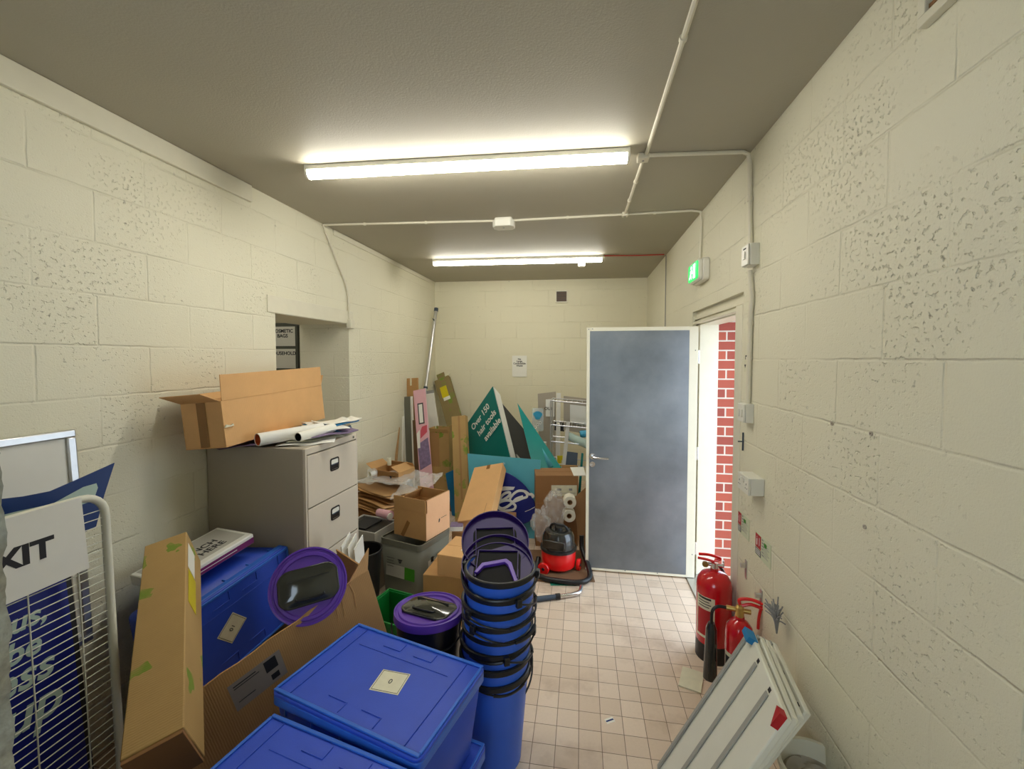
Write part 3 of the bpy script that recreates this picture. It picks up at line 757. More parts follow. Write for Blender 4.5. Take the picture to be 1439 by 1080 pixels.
# ================================================================ FILING CABINET
c0 = thing('filing_cabinet', 'grey four drawer metal filing cabinet against the left wall', 'filing cabinet', fr((-1.455, 2.09, 0), (-.998, -.03, 0), (.03, -.998, 0)))
c0.matrix_world = T(-1.77, 2.34, 0) @ R(math.radians(-2))
b = G(); b.box(-.315, .300, -.255, .255, .0, 1.25); b.obj('body', 'cabside', c0, bev=.004)
b = G(); b.box(.300, .316, -.255, -.243, 0, 1.25); b.box(.300, .316, .243, .255, 0, 1.25); b.box(.300, .316, -.243, .243, 1.215, 1.25); b.box(.300, .316, -.243, .243, 0, .03); b.obj('front_frame', 'cab', c0, bev=.002)
for i in range(4):
    z0 = .034 + i * .295
    b = G(); b.box(.301, .318, -.240, .240, z0, z0 + .288); dr = b.obj('drawer', 'cab', c0, bev=.003)
    m = fr((.318, 0, z0 + .19), (0, 1, 0), (0, 0, 1))
    b = G(); P = rrect(.085, .075, .014); Q = rrect(.070, .060, .010)
    for k in range(len(P)):
        j = (k + 1) % len(P)
        vs = [b.b.verts.new(m @ V((*p, z))) for p, z in ((P[k], .0), (P[j], .0), (P[j], .004), (P[k], .004), (Q[k], .0045), (Q[j], .0045))]
        b.b.faces.new((vs[0], vs[1], vs[2], vs[3])); b.b.faces.new((vs[3], vs[2], vs[5], vs[4]))
    hd = b.obj('handle', 'black', dr); 
    b = G(); b.box(-.034, .034, -.029, -.002, .0005, .002, m); b.obj('recess', 'black', hd)
    b = G(); b.box(-.034, .034, .003, .028, .0006, .003, m); q = b.obj('card_window', 'paper', hd)
    b = G(); b.box(-.034, .034, -.003, .003, .0005, .006, m); b.obj('pull_bar', 'darkgrey', hd)
b = G(); b.lathe([(0, 0), (.008, 0), (.008, .006), (0, .006)], 16, fr((.317, .20, 1.233), (0, 1, 0), (0, 0, 1))); b.obj('lock', 'chrome', c0)

# things on top of the cabinet
def paper_curl(label, c, w, l, ang, mat, curl=.02, name='paper_sheet', cat='paper', tilt=0, group=None, seed=0, n=1):
    o = thing(name, label, cat, T(*c) @ R(ang) @ R(tilt, 'Y'), group)
    g = G()
    def f(u, v): return V(((u - .5) * l, (v - .5) * w, curl * ((u - .5) ** 2 * 2) * (1 + .3 * math.sin(v * 4 + seed)) + .004 * math.sin(u * 9 + seed)))
    g.grid(f, 14, 8); g.obj('sheet', mat, o, solid=.0015 * n); return o
zc_ = 1.252
lays = [('white sheet lowest in the paper pile at the cabinet front corner', (-1.57, 2.25, zc_ + .004), .21, .30, .5, 'white', .004),
        ('cream sheet fanned over the front corner of the cabinet top', (-1.60, 2.33, zc_ + .012), .21, .32, .9, 'label', .006),
        ('grey white sheet fanned across the middle of the cabinet top', (-1.62, 2.36, zc_ + .020), .22, .34, 1.1, 'paper', .01),
        ('blue and grey printed magazine page on the far side of the cabinet top', (-1.57, 2.44, zc_ + .034), .20, .30, .6, 'bluet', .02),
        ('glossy silver grey leaflet lying over the blue magazine page', (-1.60, 2.41, zc_ + .050), .17, .26, 1.25, 'lilac', .03),
        ('curled white leaflet topmost at the far side of the paper pile', (-1.60, 2.48, zc_ + .075), .12, .26, .95, 'white', .03),
        ('long dark violet poster sheet under the big open carton', (-1.80, 2.15, zc_ + .018), .22, .46, 1.05, 'lilac', .008),
        ('thin tan cardboard sheet sticking out under the big open carton', (-1.66, 2.38, zc_ + .062), .20, .50, 1.12, 'cardl', .015)]
for i, a in enumerate(lays): paper_curl(a[0], a[1], a[2], a[3], a[4], a[5], a[6], seed=i)
def roll(name, label, p0, p1, r, mat, inner, cat='rolled poster'):
    p0, p1 = V(p0), V(p1); o = thing(name, label, cat, fr(p0, p1 - p0, (0, 0, 1))); L_ = (p1 - p0).length
    mm = fr((0, 0, 0), (0, 1, 0), (0, 0, 1))
    b = G(); b.lathe([(r, 0), (r, L_), (r - .003, L_), (r - .003, 0)], 28, mm, closed=True); b.obj('outer_sheet', mat, o)
    b = G(); b.lathe([(r - .0035, .002), (r - .0035, L_ - .002), (r - .005, L_ - .002), (r - .005, .002)], 28, mm, closed=True); b.obj('inner_sheet', inner, o)
    return o
roll('rolled_poster', 'white rolled poster with orange inside sticking out over the cabinet side', (-1.70, 2.015, 1.305), (-1.55, 2.36, 1.315), .034, 'white', 'orange')
roll('rolled_poster', 'small rolled leaflet with a near black inside beside the white poster roll', (-1.545, 2.13, 1.302), (-1.50, 2.40, 1.315), .026, 'paper', 'ink')


for i, (px, py_, z, w_, l_, an, mt_, cu, lb_) in enumerate(((452, 603, 1.305, .20, .28, .8, 'white', .012, 'white leaflet high in the paper pile, right below the carton'), (466, 596, 1.318, .16, .30, 1.2, 'bluet', .02, 'blue leaflet high in the paper pile near the doorway side'), (474, 593, 1.33, .12, .28, 1.1, 'paper', .03, 'narrow white leaflet topmost in the paper pile'), (460, 608, 1.285, .20, .30, 1.0, 'lilac', .015, 'grey violet printed sheet in the middle of the paper pile'))):
    paper_curl(lb_, tuple(at(px, py_, Z=z)), w_, l_, an, mt_, cu, seed=i + 20, n=4)
# big open carton on the cabinet
Lc = .90
m = fr((-1.7442, 1.8604, 1.2977), (-.0476, .9986, .0231), (-.9953, -.0455, -.0854)) @ T(Lc / 2, .112, -.004)
o = carton('long open cardboard box with raised flaps on top of the filing cabinet', m, Lc, .224, .235, 'cardl', {'-y': (93, .13), '-x': (158, .12), '+x': (120, .08), '+y': (150, .07)}, th=.006)
stick(o, 'tape', 'tape', fr((-Lc / 2 - .0015, 0, .12), (0, -1, 0), (0, 0, 1)), .05, .225)
b = G(); b.prism([(-.03, 0), (.03, 0), (.025, .012), (.01, .006), (-.02, .014)], -.003, .003, fr((-Lc / 2 + .03, -.116, .10), (1, 0, 0), (0, 0, 1))); b.obj('torn_edge', 'label', o)

# ================================================================ NEAR LEFT: FRAME, BOARDS, WIRE RACK, LONG KRAFT BOX
X0 = -2.07
fm = fr((X0, 1.12, 1.00), (.02, 1, 0), (-.06, 0, 1))
o = thing('snap_frame', 'empty silver aluminium poster frame leaning on the left wall', 'picture frame', fm)
W2, H2, k = .335, .445, .032
b = G()
b.box(-W2, W2, H2 - k, H2, 0, .016); b.box(-W2, W2, -H2, -H2 + k, 0, .016); b.box(-W2, -W2 + k, -H2 + k, H2 - k, 0, .016); b.box(W2 - k, W2, -H2 + k, H2 - k, 0, .016)
b.obj('frame_profile', 'alu', o, bev=.005)
b = G(); b.box(-W2 + k, W2 - k, -H2 + k, H2 - k, .001, .005); b.obj('backing', 'white', o)
# blue pointed board with mint print
pts = [at(-60, 745, X=-1.80), at(-20, 700, X=-1.79), at(20, 696, X=-1.78), at(60, 689, X=-1.77), at(110, 670, X=-1.75), at(160, 650, X=-1.73), at(140, 695, X=-1.75), at(123, 738, X=-1.77), at(60, 770, X=-1.78)]
m = fr(pts[5], (-.05, -1, 0), (0, 0, 1)); o = thing('pointed_board', 'dark blue pointed card board with pale mint band above the EXIT sheet', 'display board', m)
im = m.inverted(); pl = [(p.x, p.y) for p in (im @ q for q in pts)]
b = G(); b.prism(pl, -.004, .0); b.obj('board', 'navyd', o)
pts = [at(-60, 735, X=-1.78), at(10, 717, X=-1.78), at(60, 706, X=-1.78), at(105, 683, X=-1.77), at(126, 678, X=-1.76), at(128, 684, X=-1.76), at(122, 702, X=-1.76), at(60, 722, X=-1.78), at(-60, 755, X=-1.78)]
pl = [(p.x, p.y) for p in (im @ q for q in pts)]
sgn = 1
b = G(); b.prism(pl, -.0005 - .004 * 1.0 - .0006, .0015); b.obj('mint_band', 'mint', o)
# navy strut-board with writing, behind the rack
BY = at(104, 830, X=-1.70).y; m = fr((-1.70, BY - .165, .60), (.03, 1, 0), (-.10, 0, 1)); o = thing('banner_board', 'navy display board with pale slanted lettering behind the wire rack', 'display board', m)
b = G(); b.box(-.28, .165, -.62, .40, -.006, 0); b.obj('board', 'navy', o)
b = G(); b.box(.165, .18, -.62, .40, -.03, 0); b.obj('dark_edge', 'ink', o)
for s, x, y, sz in (('t us,', 0, .315, .085), ('be ', 0, .225, .09), ('ess', 0, .145, .12), ('up', .01, .03, .15)): text(s, sz, 'mint', o, T(x + at(76, 900, X=-1.70).y - BY + .165, y, .001), shear=.25, bold=.002, align='RIGHT')
b = G(); b.prism([(-.28, -.30), (.1, -.22), (.11, -.27), (-.28, -.36)], 0, .0006); b.obj('blue_stripe', 'bluet', o)
b = G(); b.prism([(-.28, -.362), (.10, -.275), (.12, -.62), (-.28, -.62)], 0, .0006); b.obj('pale_lower_print', 'greyl', o)
o, k = board('card_board', 'plain beige board standing behind the navy banner board', 'board', [(-1.93, .9, .98), (-1.90, 1.30, .98), (-1.84, 1.30, .1), (-1.86, .9, .1)], .01, 'cabside')
# white wire rack
m = fr((-1.625, 1.215, 1.275), (0, -1, 0), (.03, .0, -1)); o = thing('wire_rack', 'white coated wire rack panel standing on end by the left wall', 'wire rack', m)
b = G(); Hh, Wd = 1.15, .75
pth = [(.0, Hh, 0), (.0, .6, 0), (0, .08, 0)] + [(.07 - .07 * math.cos(a), .08 - .07 * math.sin(a) - .01, 0) for a in [PI / 2 * i / 6 for i in range(1, 7)]] + [(.4, 0, 0), (Wd, 0, 0)]
b.tube(pth, .0125, 12); b.obj('tube_frame', 'panelw', o)
b = G()
for i in range(40): b.tube([(0, .055 + i * .027, 0), (Wd, .055 + i * .027, 0)], .0017, 5)
for x in (.09, .22, .36, .50, .64): b.tube([(x, .0, .003), (x, Hh, .003)], .0022, 5)
b.obj('wires', 'panelw', o)
sg = thing('exit_sheet', 'white sheet with bold black EXIT lettering on the wire rack', 'sign', fr((-1.605, .885, 1.162), (0.0, 1, 0), (-.03, 0, 1)))
b = G(); b.prism([(-.35, .12), (.25, .125), (.255, .0), (.26, -.115), (-.35, -.125)], 0, .0015); b.obj('sheet', 'white', sg)
text('EXIT', .082, 'ink', sg, T(at(77, 770, X=-1.6).y - .885, .0, .002), bold=.003, sx=1.12, align='RIGHT')
b = G(); b.box(-.10, -.075, .10, .165, .002, .006); b.obj('hanging_tab', 'white', sg)

# long kraft box across the near left
N_, a_ = V((-1.13, 1.03, .66)), V((-.664, .652, .363)).normalized()
v_ = V((-.078, .42, -.90)); v_ = (v_ - a_ * a_.dot(v_)).normalized(); u_ = V((-.7426, -.629, -.23)); La = .875
m = Matrix.Identity(4)
xx, yy = a_, -v_                                      # x along box, y up
zz = xx.cross(yy)
for i in range(3): m[i][0] = xx[i]; m[i][1] = yy[i]; m[i][2] = zz[i]; m[i][3] = N_[i]
sz_ = 1 if zz.dot(u_) > 0 else -1
o = thing('long_box', 'long leaf printed kraft box lying over the crates at the left', 'cardboard box', m)
W_, V_ = .147, .19
b = G(); z0, z1 = sorted((0, sz_ * W_))
b.box(.012, La, -V_, 0, z0, z1); b.obj('body', 'kraft', o, bev=.004)
b = G(); b.box(0, .011, -V_ + .002, -.002, z0 + .003, z1 - .003); b.obj('open_end', 'cardd', o)
zf = -sz_ * .0005
q = stick(o, 'label', 'paper', T(La - .125, -.06, zf) @ R(.0) @ (R(PI, 'X') if sz_ > 0 else T(0, 0, 0)), .14, .08)
q = stick(o, 'label', 'yellow', T(La - .285, -.07, zf) @ (R(PI, 'X') if sz_ > 0 else T(0, 0, 0)), .17, .085); lab(q, 'yellow and white label')

# ================================================================ BLUE CRATES
def rot2(c, deg, z=0): return T(c[0], c[1], z) @ R(math.radians(deg))
mA = rot2((-.675, 1.349), -14.8, .335) @ R(math.radians(.6), 'Y')
crate('large blue crate lid with square 0 label in the lower middle of the photo', mA, .305, lab_at=(.035, -.002), lab_rot=.20)
crate('blue crate underneath the one with the square 0 label', rot2((-.668, 1.352), -13.0), .334, lab_at=(0, 0))
crate('blue crate cut off by the bottom edge, its lid lower than the labelled one', rot2((-.963 + .2932 - .0422, 1.186 - .0634 - .1955), -12.2, .31), .305, lab_at=(.03, -.11), lab_rot=.1)
crate('lowest blue crate, under the crate at the bottom edge of the photo', rot2((-.712, .925), -11.0), .308)
org = V((-1.6626, 1.4928, .6349)) ; e1 = V((.1656, .975, .1481)).normalized(); e2 = V((.0038, .1496, -.9887))
za = V((.9862, -.1643, -.0211)); ya = za.cross(e1).normalized(); za = e1.cross(ya); ctr = org + e1 * .30 - ya * .20 - za * .30
m = Matrix.Identity(4)
for i in range(3): m[i][0] = e1[i]; m[i][1] = ya[i]; m[i][2] = za[i]; m[i][3] = ctr[i] - (0, .03, .012)[i]
m = m @ Matrix.Scale(1.06, 4)
crate('blue crate standing on its long side behind the purple lid, label reading 01', m, .28, lab_at=(-.04, -.005), lab_rot=.65, lab_txt='01')
# supports hidden under it
carton('plain brown box on the floor carrying the tipped blue crate', rot2((-1.80, 1.80), -10), .36, .52, .20, 'cardd')

# slim plum edged box lying on the tipped crate
m = fr(V((-1.70, 1.98, .765)), e1, (-1, .16, 0))
o = thing('slim_box', 'slim white box with plum edge and black printed top, on the tipped blue crate', 'box', m)
b = G(); b.box(-.42, 0, 0, .26, 0, .052); b.obj('body', 'white', o, bev=.006)
b = G(); b.box(-.41, -.004, -.0012, 0, .004, .034); b.obj('plum_edge', 'magenta', o)
b = G(); b.box(-.36, -.10, -.0018, -.0012, .018, .021); b.obj('writing', 'inkw', o)
q = stick(o, 'printed_top', 'greyl', FZ(.0522, -.21, .14), .38, .21)
text('NCH\nHERE', .055, 'ink', q, FZ(.0535, -.16, .11), bold=.001)

# ================================================================ TORN CARTON AROUND THE TIPPED CRATE
Ld = .677
m = fr((-1.2682, 1.4369, .0226), (.5133, .8132, .2741), (-.8492, .5274, .0258))
o = thing('torn_carton', 'long torn open cardboard box with grey address label, behind the front crates', 'cardboard box', m)
b = G()
prof = [(Ld * i / 12, .553 + .004 * math.sin(i * 1.9)) for i in range(13)]
b.prism([(-.12, .0), (Ld, .0)] + prof[::-1] + [(-.12, .45)], -.006, .0, fr((0, 0, 0), (1, 0, 0), (0, 0, 1)))
b.box(0, Ld, .006, .30, .0, .008); b.box(0, Ld, .30, .306, 0, .08)
b.obj('body', 'card', o)
b = G(); b.box(Ld - .006, Ld, .0065, .306, .008, .553); b.obj('end_panel', 'card', o)
b = G(); mfl = T(Ld, 0, .60) @ R(-.15)
b.prism([(-.10, 0), (.0, .0), (.035, .10), (-.02, .06)], -.006, 0, T(Ld - .004, 0, .55) @ fr((0, 0, 0), (1, 0, 0), (0, 0, 1))); b.obj('flap', 'cardl', o)
b = G()
for x in (Ld - .10, Ld - .16, Ld - .19): b.tube([(x, -.0015, .548), (x + .008, -.0015, .49), (x - .002, -.0015, .42)], .0012, 5)
b.obj('creases', 'cardl', o)
q = stick(o, 'label', 'greylab', FY(.0005, .15, .43), .19, .12)
b = G(); b.box(.18, .225, -.0022, -.0014, .43, .48); b.box(.07, .15, -.0022, -.0014, .47, .474); b.box(.07, .16, -.0022, -.0014, .46, .463); b.box(.07, .13, -.0022, -.0014, .40, .403); b.box(.19, .22, -.0022, -.0014, .385, .41)
b.obj('printing', 'ink', q)
# foam boards at its right end
o, k = board('foam_board', 'tall white foam board standing at the torn box right end', 'board', [at(497, 822, Y=2.16), at(513, 803, Y=2.22), V((-.92, 2.0, 0)), V((-1.02, 1.96, 0))], .01, 'white')
for i, (dx, l) in enumerate(((0, 'left'), (9, 'middle'), (18, 'right'))):
    pa, pb = at(480 + dx, 768 + i * 2, Y=2.12 + i * .02), at(492 + dx, 747 + i * 2, Y=2.22 + i * .02)
    o, k = board('white_card', 'folded white card poking up behind the torn box, %s of three' % l, 'card', [pa, pb, V((pb.x + .05, pb.y + .01, 0)), V((pa.x + .05, pa.y + .01, 0))], .006, 'white', 'card', group='folded white cards behind the torn box')

# ================================================================ PURPLE LIDS AND BINS
cen = at(434, 822, Y=1.66)
tocam = (V((0, 0, CAMH)) - cen).normalized()
nrm = (tocam + V((.05, 0.0, .02))).normalized()
xx = V((.93, .2, .25)); xx = (xx - nrm * xx.dot(nrm)).normalized()
o = thing('bin_lid', 'purple bin lid with black flap leaning on the tipped blue crate', 'bin lid', fr(cen, xx, nrm.cross(xx)), 'purple bin lids')
lid_parts(o)

o = thing('lidded_bin', 'dark bin with purple lid and smoked flap standing alone behind the crates', 'bin', T(-.675, 1.815, 0), None)
b = G(); b.lathe([(0, 0), (.112, 0), (.118, .006), (.146, .565), (.146, .575), (.142, .575), (.112, .01), (0, .008)], 48); b.obj('bin_body', 'black', o)
lid_parts(o, False, T(0, 0, .60) @ R(math.radians(-4), 'X') @ R(math.radians(-14)))
b = G(); b.tube([(.166 * math.cos(t), -.166 * math.sin(t) * .93, .55 - .166 * math.sin(t) * .35) for t in [PI * i / 20 for i in range(21)]], .004, 8, m=R(.3)); b.obj('handle', 'black', o)

sp = .0605
hs = [(.3, .30), (2.6, .42), (.7, .22), (1.9, .3), (.2, .45), (2.4, .35), (1.0, .55), (.5, 1.05)]
names = ['topmost blue bin of the tall stack, holding the purple lids', 'second blue bin down in the tall stack', 'third blue bin down in the tall stack', 'fourth blue bin down in the tall stack', 'fifth blue bin down in the tall stack',
         'sixth blue bin down in the tall stack', 'seventh blue bin down in the tall stack', 'lowest blue bin of the tall stack, its wall fully showing']
sx, sy = -.338, 1.775
for i in range(8):
    z = .845 - .4 - i * sp; 
    if i == 7: z = .0
    o = thing('nested_bin', names[i], 'bin', T(sx - .004 * i + .003 * math.sin(i * 2.1), sy + .003 * math.cos(i * 1.7), z) @ R(.02 * math.sin(i), 'X'), 'blue bins nested in a tall stack')
    if i < 7: bin_body(o, handle=(hs[i][0] - .35 if i not in (2, 3) else (.95 if i == 2 else 1.1), hs[i][1]))
    else:
        bin_body(o, hz=.845 - 7 * sp, handle=(.35, 1.0))
# lids in and over the top bin
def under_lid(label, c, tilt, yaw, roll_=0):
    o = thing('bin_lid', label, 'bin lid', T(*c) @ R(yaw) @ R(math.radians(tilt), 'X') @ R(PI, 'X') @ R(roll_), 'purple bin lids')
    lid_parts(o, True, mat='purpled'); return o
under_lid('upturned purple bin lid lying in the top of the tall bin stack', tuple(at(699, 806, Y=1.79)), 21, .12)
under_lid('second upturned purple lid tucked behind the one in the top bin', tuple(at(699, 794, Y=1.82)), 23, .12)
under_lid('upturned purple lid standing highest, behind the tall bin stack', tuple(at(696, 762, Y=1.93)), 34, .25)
b = G(); 
o = thing('folded_flap', 'folded deep purple plastic flap lying inside the topmost bin lid', 'plastic flap', T(*at(699, 806, Y=1.78)) @ R(.12) @ R(math.radians(21), 'X'))
b.prism([(-.10, -.01), (-.07, .04), (.035, .065), (.06, .045), (.09, -.05), (.075, -.055), (.045, .03), (.03, .045), (-.06, .022), (-.085, -.015)], .006, .022); b.obj('flap_frame', 'purple', o, bev=.002)
# ================================================================ MIDDLE HEAP
def place(name, label, cat, o3, ex, ey, group=None): return thing(name, label, cat, fr(o3, ex, ey), group)
# grey tote with hazard label
m = fr((-1.439, 2.8827, 0), (.9548, -.2967, 0), (.297, .955, 0)) @ T(.18, .18, 0)
o = thing('storage_tote', 'grey open storage tote with green hazard label carrying the peach coloured box', 'storage tote', m)
b = G(); a = [b.b.verts.new((x, y, 0)) for x, y in rrect(.33, .33, .03)]; c = [b.b.verts.new((x, y, .42)) for x, y in rrect(.365, .365, .03)]
for i in range(len(a)): b.b.faces.new((a[i], a[(i + 1) % len(a)], c[(i + 1) % len(a)], c[i]))
b.b.faces.new(a[::-1]); b.obj('tub', 'grey', o, solid=-.004)
b = G(); P = rrect(.375, .375, .035); Q = rrect(.355, .355, .03)
for k in range(len(P)):
    j = (k + 1) % len(P)
    v = [b.b.verts.new((*p, z)) for p, z in ((P[k], .395), (P[j], .395), (P[j], .435), (P[k], .435), (Q[k], .435), (Q[j], .435))]
    b.b.faces.new(v[:4]); b.b.faces.new((v[3], v[2], v[5], v[4]))
b.obj('rim', 'grey', o)
q = stick(o, 'label', 'greyl', FY(.1785, -.045, .255) @ R(-.05, 'X'), .17, .17); lab(q, 'pale label with black hazard sign')
stick(o, 'label', 'hazgreen', FY(.1785, .085, .255) @ R(-.05, 'X'), .09, .17)
b = G()
for k in range(3): b.lathe([(.004, 0), (.012, 0), (.012, .0006), (.004, .0006)], 16, FY(.1808, -.0 + .012 * math.cos(2.1 * k + .5), .30 + .012 * math.sin(2.1 * k + .5)), closed=True)
for k in range(5): b.box(-.12, -.06 + .01 * (k % 2), -.1815, -.181, .32 - k * .02, .323 - k * .02)
b.obj('printing', 'ink', q)
q = stick(o, 'label', 'paper', FX(.180, .03, .31), .24, .14); lab(q, 'white label with two black squares')
for z in (.33, .27):
    b = G(); b.box(.181, .1815, -.06, -.03, z, z + .04); b.obj('black_square', 'ink', q)

m = fr((-1.3739, 2.9569, .432), (.951, -.31, 0), (.31, .95, 0)) @ T(.155, .144, 0)
o = carton('open square box with a peach side painted as if sunlit, standing on the grey tote', m, .30, .285, .20, 'card', {'-y': (92, .095), '+x': (88, .095), '+y': (80, .09), '-x': (60, .09)})
q = stick(o, 'sunlit_side', 'cardpeach', FX(.1502, 0, .10), .284, .199); lab(q, 'side panel painted sunlit peach')
q = stick(o, 'sunlit_flap', 'cardpeach', FX(.1555, 0, .248), .272, .092)  # same painted sunlight carried up onto the flap
b = G(); b.prism([(.0, 0), (.012, 0), (.02, .02), (.012, .028), (.004, .02)], 0, .0008, FX(.1518, .0, .09)); b.obj('printed_arrow', 'ink', o)
b = G(); b.box(.1518, .1526, .03, .10, .112, .115); b.obj('printed_line', 'ink', o)
stick(o, 'tape', 'tape', FY(.1432, -.04, .06) @ R(-.5), .03, .13)

m = fr((-1.015, 2.61, 0), (.9986, -.03, 0), (.03, 1, 0)) @ T(.24, .20, 0)
carton('larger brown box on the floor between the grey tote and the bin stack', m, .48, .38, .32, 'card', tape=False)
m = fr((-.9184, 2.5924 + .03, .3245), (.9925, -.1221, 0), (.1221, .9925, 0)) @ T(.15, .15, 0)
o = carton('small brown box with white sheet on its lid, on the larger brown box', m, .30, .30, .135, 'cardl', tape=False)
stick(o, 'label', 'paper', FZ(.1395, .03, .03, .1), .12, .16)

# box under the leaning parcel and its contents
m = fr((-1.02, 3.25, 0), (1, .02, 0), (-.02, 1, 0)) @ T(.23, .27, 0)
carton('wide brown box on the floor under the leaning tan parcel', m, .46, .50, .34, 'cardd', tape=False)
b = G(); o = thing('paper_stack', 'small white booklet on the wide brown box beside the parcel', 'booklet', rot2((-.985, 3.33), 12, .345)); b.box(-.06, .04, -.05, .05, 0, .035); b.obj('pages', 'white', o); b = G(); b.box(-.061, .041, -.051, .051, .036, .039); b.obj('cover', 'lilac', o)
m = fr((-.9988, 3.3521, .395), (.966, -.1166, .2308), (.2585, .4442, -.8578)) @ T(.147, 0.048, 0)
o = thing('leaning_parcel', 'flat tan cardboard parcel leaning back over the navy oval sign', 'cardboard box', m)
b = G(); b.box(-.147, .147, -.048, .048, 0, .655); b.obj('body', 'cardl', o, bev=.003)
b = G(); b.box(-.012, .022, -.0492, -.0480, .60, .656); b.box(-.012, .022, -.049, .03, .655, .6562); b.obj('tape', 'tape', o)
b = G(); b.tube([(.08, -.0485, .0), (.085, -.0485, .16)], .002, 5); b.obj('crease', 'cardin', o)
# oval sign
sgm = fr(at(712, 698, Y=3.99), (1, .05, 0), (.0, .12, 1))
o = thing('oval_sign', 'navy oval shop sign with large white script lettering, turned on its side', 'shop sign', sgm)
mt = R(math.radians(-38))
b = G(); n = 48; pl = [(.315 * math.cos(2 * PI * i / n), .20 * math.sin(2 * PI * i / n)) for i in range(n)]
b.prism(pl, -.022, .0, mt); b.obj('oval_panel', 'navy', o, bev=.004)
cpx = lambda x, y: ((640 + x / 10.28 - 712) / 150.0, -(640 + y / 10.28 - 698) / 150.0, .0)
st = [[(1110, 585), (1135, 570), (1110, 545), (1075, 545), (1010, 505), (920, 500), (850, 540), (800, 600), (790, 640), (830, 662), (900, 640), (980, 605), (1035, 585), (1040, 545), (1005, 508)],
      [(985, 580), (890, 615), (835, 665), (760, 730), (680, 765), (620, 740), (620, 690), (690, 655), (780, 645), (830, 680), (872, 720), (850, 770), (760, 792), (670, 790), (612, 750)],
      [(645, 640), (660, 590), (720, 540), (785, 530), (780, 570), (720, 620), (655, 650), (560, 660), (500, 700)]]
for i, p in enumerate(st):
    b = G(); q = [cpx(*a) for a in smooth_path([(x, y, 0) for x, y in p], 5) for a in [(a[0], a[1])]]
    b.tube(q, .0125, 8)
    for v in b.b.verts: v.co.z *= .15
    b.obj('script_letter', 'inkw', o)
b = G(); b.prism([cpx(640, 465)[:2], cpx(655, 510)[:2], cpx(838, 488)[:2], cpx(862, 445)[:2], cpx(700, 443)[:2]], 0, .002); b.obj('letter_bar', 'inkw', o)
b = G(); b.tube([cpx(1015, 797), cpx(1090, 765), cpx(1170, 718)], .003, 6); b.obj('underline', 'inkw', o)
b = G(); b.tube([V(cpx(750, 285)) + V((.012 * math.cos(a), .012 * math.sin(a), -.01)) for a in [2 * PI * i / 14 for i in range(14)]], .0025, 6, closed=True); b.tube([V(cpx(740, 310)) + V((0, 0, -.01)), V(cpx(735, 340)) + V((0, 0, -.01))], .0025, 6); b.obj('hanging_ring', 'black', o)
# turquoise board
o, k = board('turquoise_board', 'flat light turquoise card board standing behind the navy oval sign', 'display board', [at(657, 637, Y=4.16), at(760, 646, Y=4.12), V((-.42, 3.98 + .06, 0)), V((-1.06, 4.0 + .06, 0))], .006, 'turq', bev=.001)
text('\u2199 lt', .035, 'inkw', o, T(*(-k)) @ T(*(at(706, 651, Y=4.13))) @ R(PI / 2, 'X') @ R(.15))
# teal display unit
A, B_, C_, D_ = at(692, 543, Y=4.62), at(653, 600, Y=4.90), at(667, 700, Y=4.72), at(733, 710, Y=4.42)
e3 = at(750, 612, Y=5.0) - A
o = thing('display_unit', 'tilted teal and white card display unit reading Over 150 hair tools available', 'display unit', T(*C_)); k = C_
g = G(); slab(g, [p - k for p in (A, B_, C_, D_)], .012); g.obj('printed_side', 'teal', o)
x = (A - B_).normalized(); y = (B_ - C_).normalized()
nf = x.cross(y).normalized(); nf = nf if nf.y < 0 else -nf
tm = Matrix.Identity(4)
yy = nf.cross(x)
for i in range(3): tm[i][0] = x[i]; tm[i][1] = yy[i]; tm[i][2] = nf[i]
mid = B_.lerp(A, .52)
# small lettering lines follow the cut edge
for s, px, py_ in (('Over 150', 675, 586), ('hair tools', 684, 594), ('available', 692, 603)):
    # point on the printed side
    d = at(px, py_, Y=4) - V((0, 0, CAMH)); t = (A - V((0, 0, CAMH))).dot(nf) / d.dot(nf); pt = V((0, 0, CAMH)) + d * t + nf * .002
    text(s, .098, 'inkw', o, T(*(pt - k)) @ tm, bold=.002, sx=1.08)
rim = .13
u1 = e3.normalized()
def q4(p0, p1, w0, w1): return [p0 + u1 * w0 - k, p0 + u1 * w1 - k, p1 + u1 * w1 - k, p1 + u1 * w0 - k]
g = G(); slab(g, q4(A, D_, .012, rim), .012); g.obj('white_edge', 'white', o)
W3 = e3.length
AR, DR = A + u1 * rim, D_ + u1 * rim
inw = (B_ - A).normalized() * .07
g = G(); slab(g, [A + u1 * rim + inw * .8 - k, A + u1 * W3 + inw * .8 - k, D_ + u1 * W3 + inw * .8 - k, D_ + u1 * rim + inw * .8 - k], .01); g.obj('grey_interior', 'darkin', o)
g = G(); slab(g, [A + u1 * rim - k, A + u1 * rim + inw * .8 - k, D_ + u1 * rim + inw * .8 - k, D_ + u1 * rim - k], .008); g.obj('inner_wall', 'darkin', o)
g = G(); a1, a2 = A.lerp(D_, .45), A.lerp(D_, .98)
slab(g, [a1 + u1 * (rim + .10) + inw * .5 - k, a1 + u1 * (rim + .20) + inw * .5 - k, a2 + u1 * (rim + .20) + inw * .5 - k, a2 + u1 * (rim + .10) + inw * .5 - k], .015); g.obj('shelf', 'greyl', o)
g = G(); slab(g, [A + u1 * W3 - k, A + u1 * (W3 - .02) - k, D_ + u1 * (W3 - .02) - k, D_ + u1 * W3 - k], .02); g.obj('teal_edge', 'teal', o)
pp = A.lerp(D_, .12) + u1 * .055 - k; 
ed = (D_ - A).normalized(); n2 = u1.cross(ed).normalized(); n2 = n2 if n2.y < 0 else -n2
em = Matrix.Identity(4)
zz = ed.cross(n2)
for i in range(3): em[i][0] = ed[i]; em[i][1] = -zz[i] if (ed.cross(-zz)).dot(n2) > 0 else zz[i]; em[i][2] = n2[i]
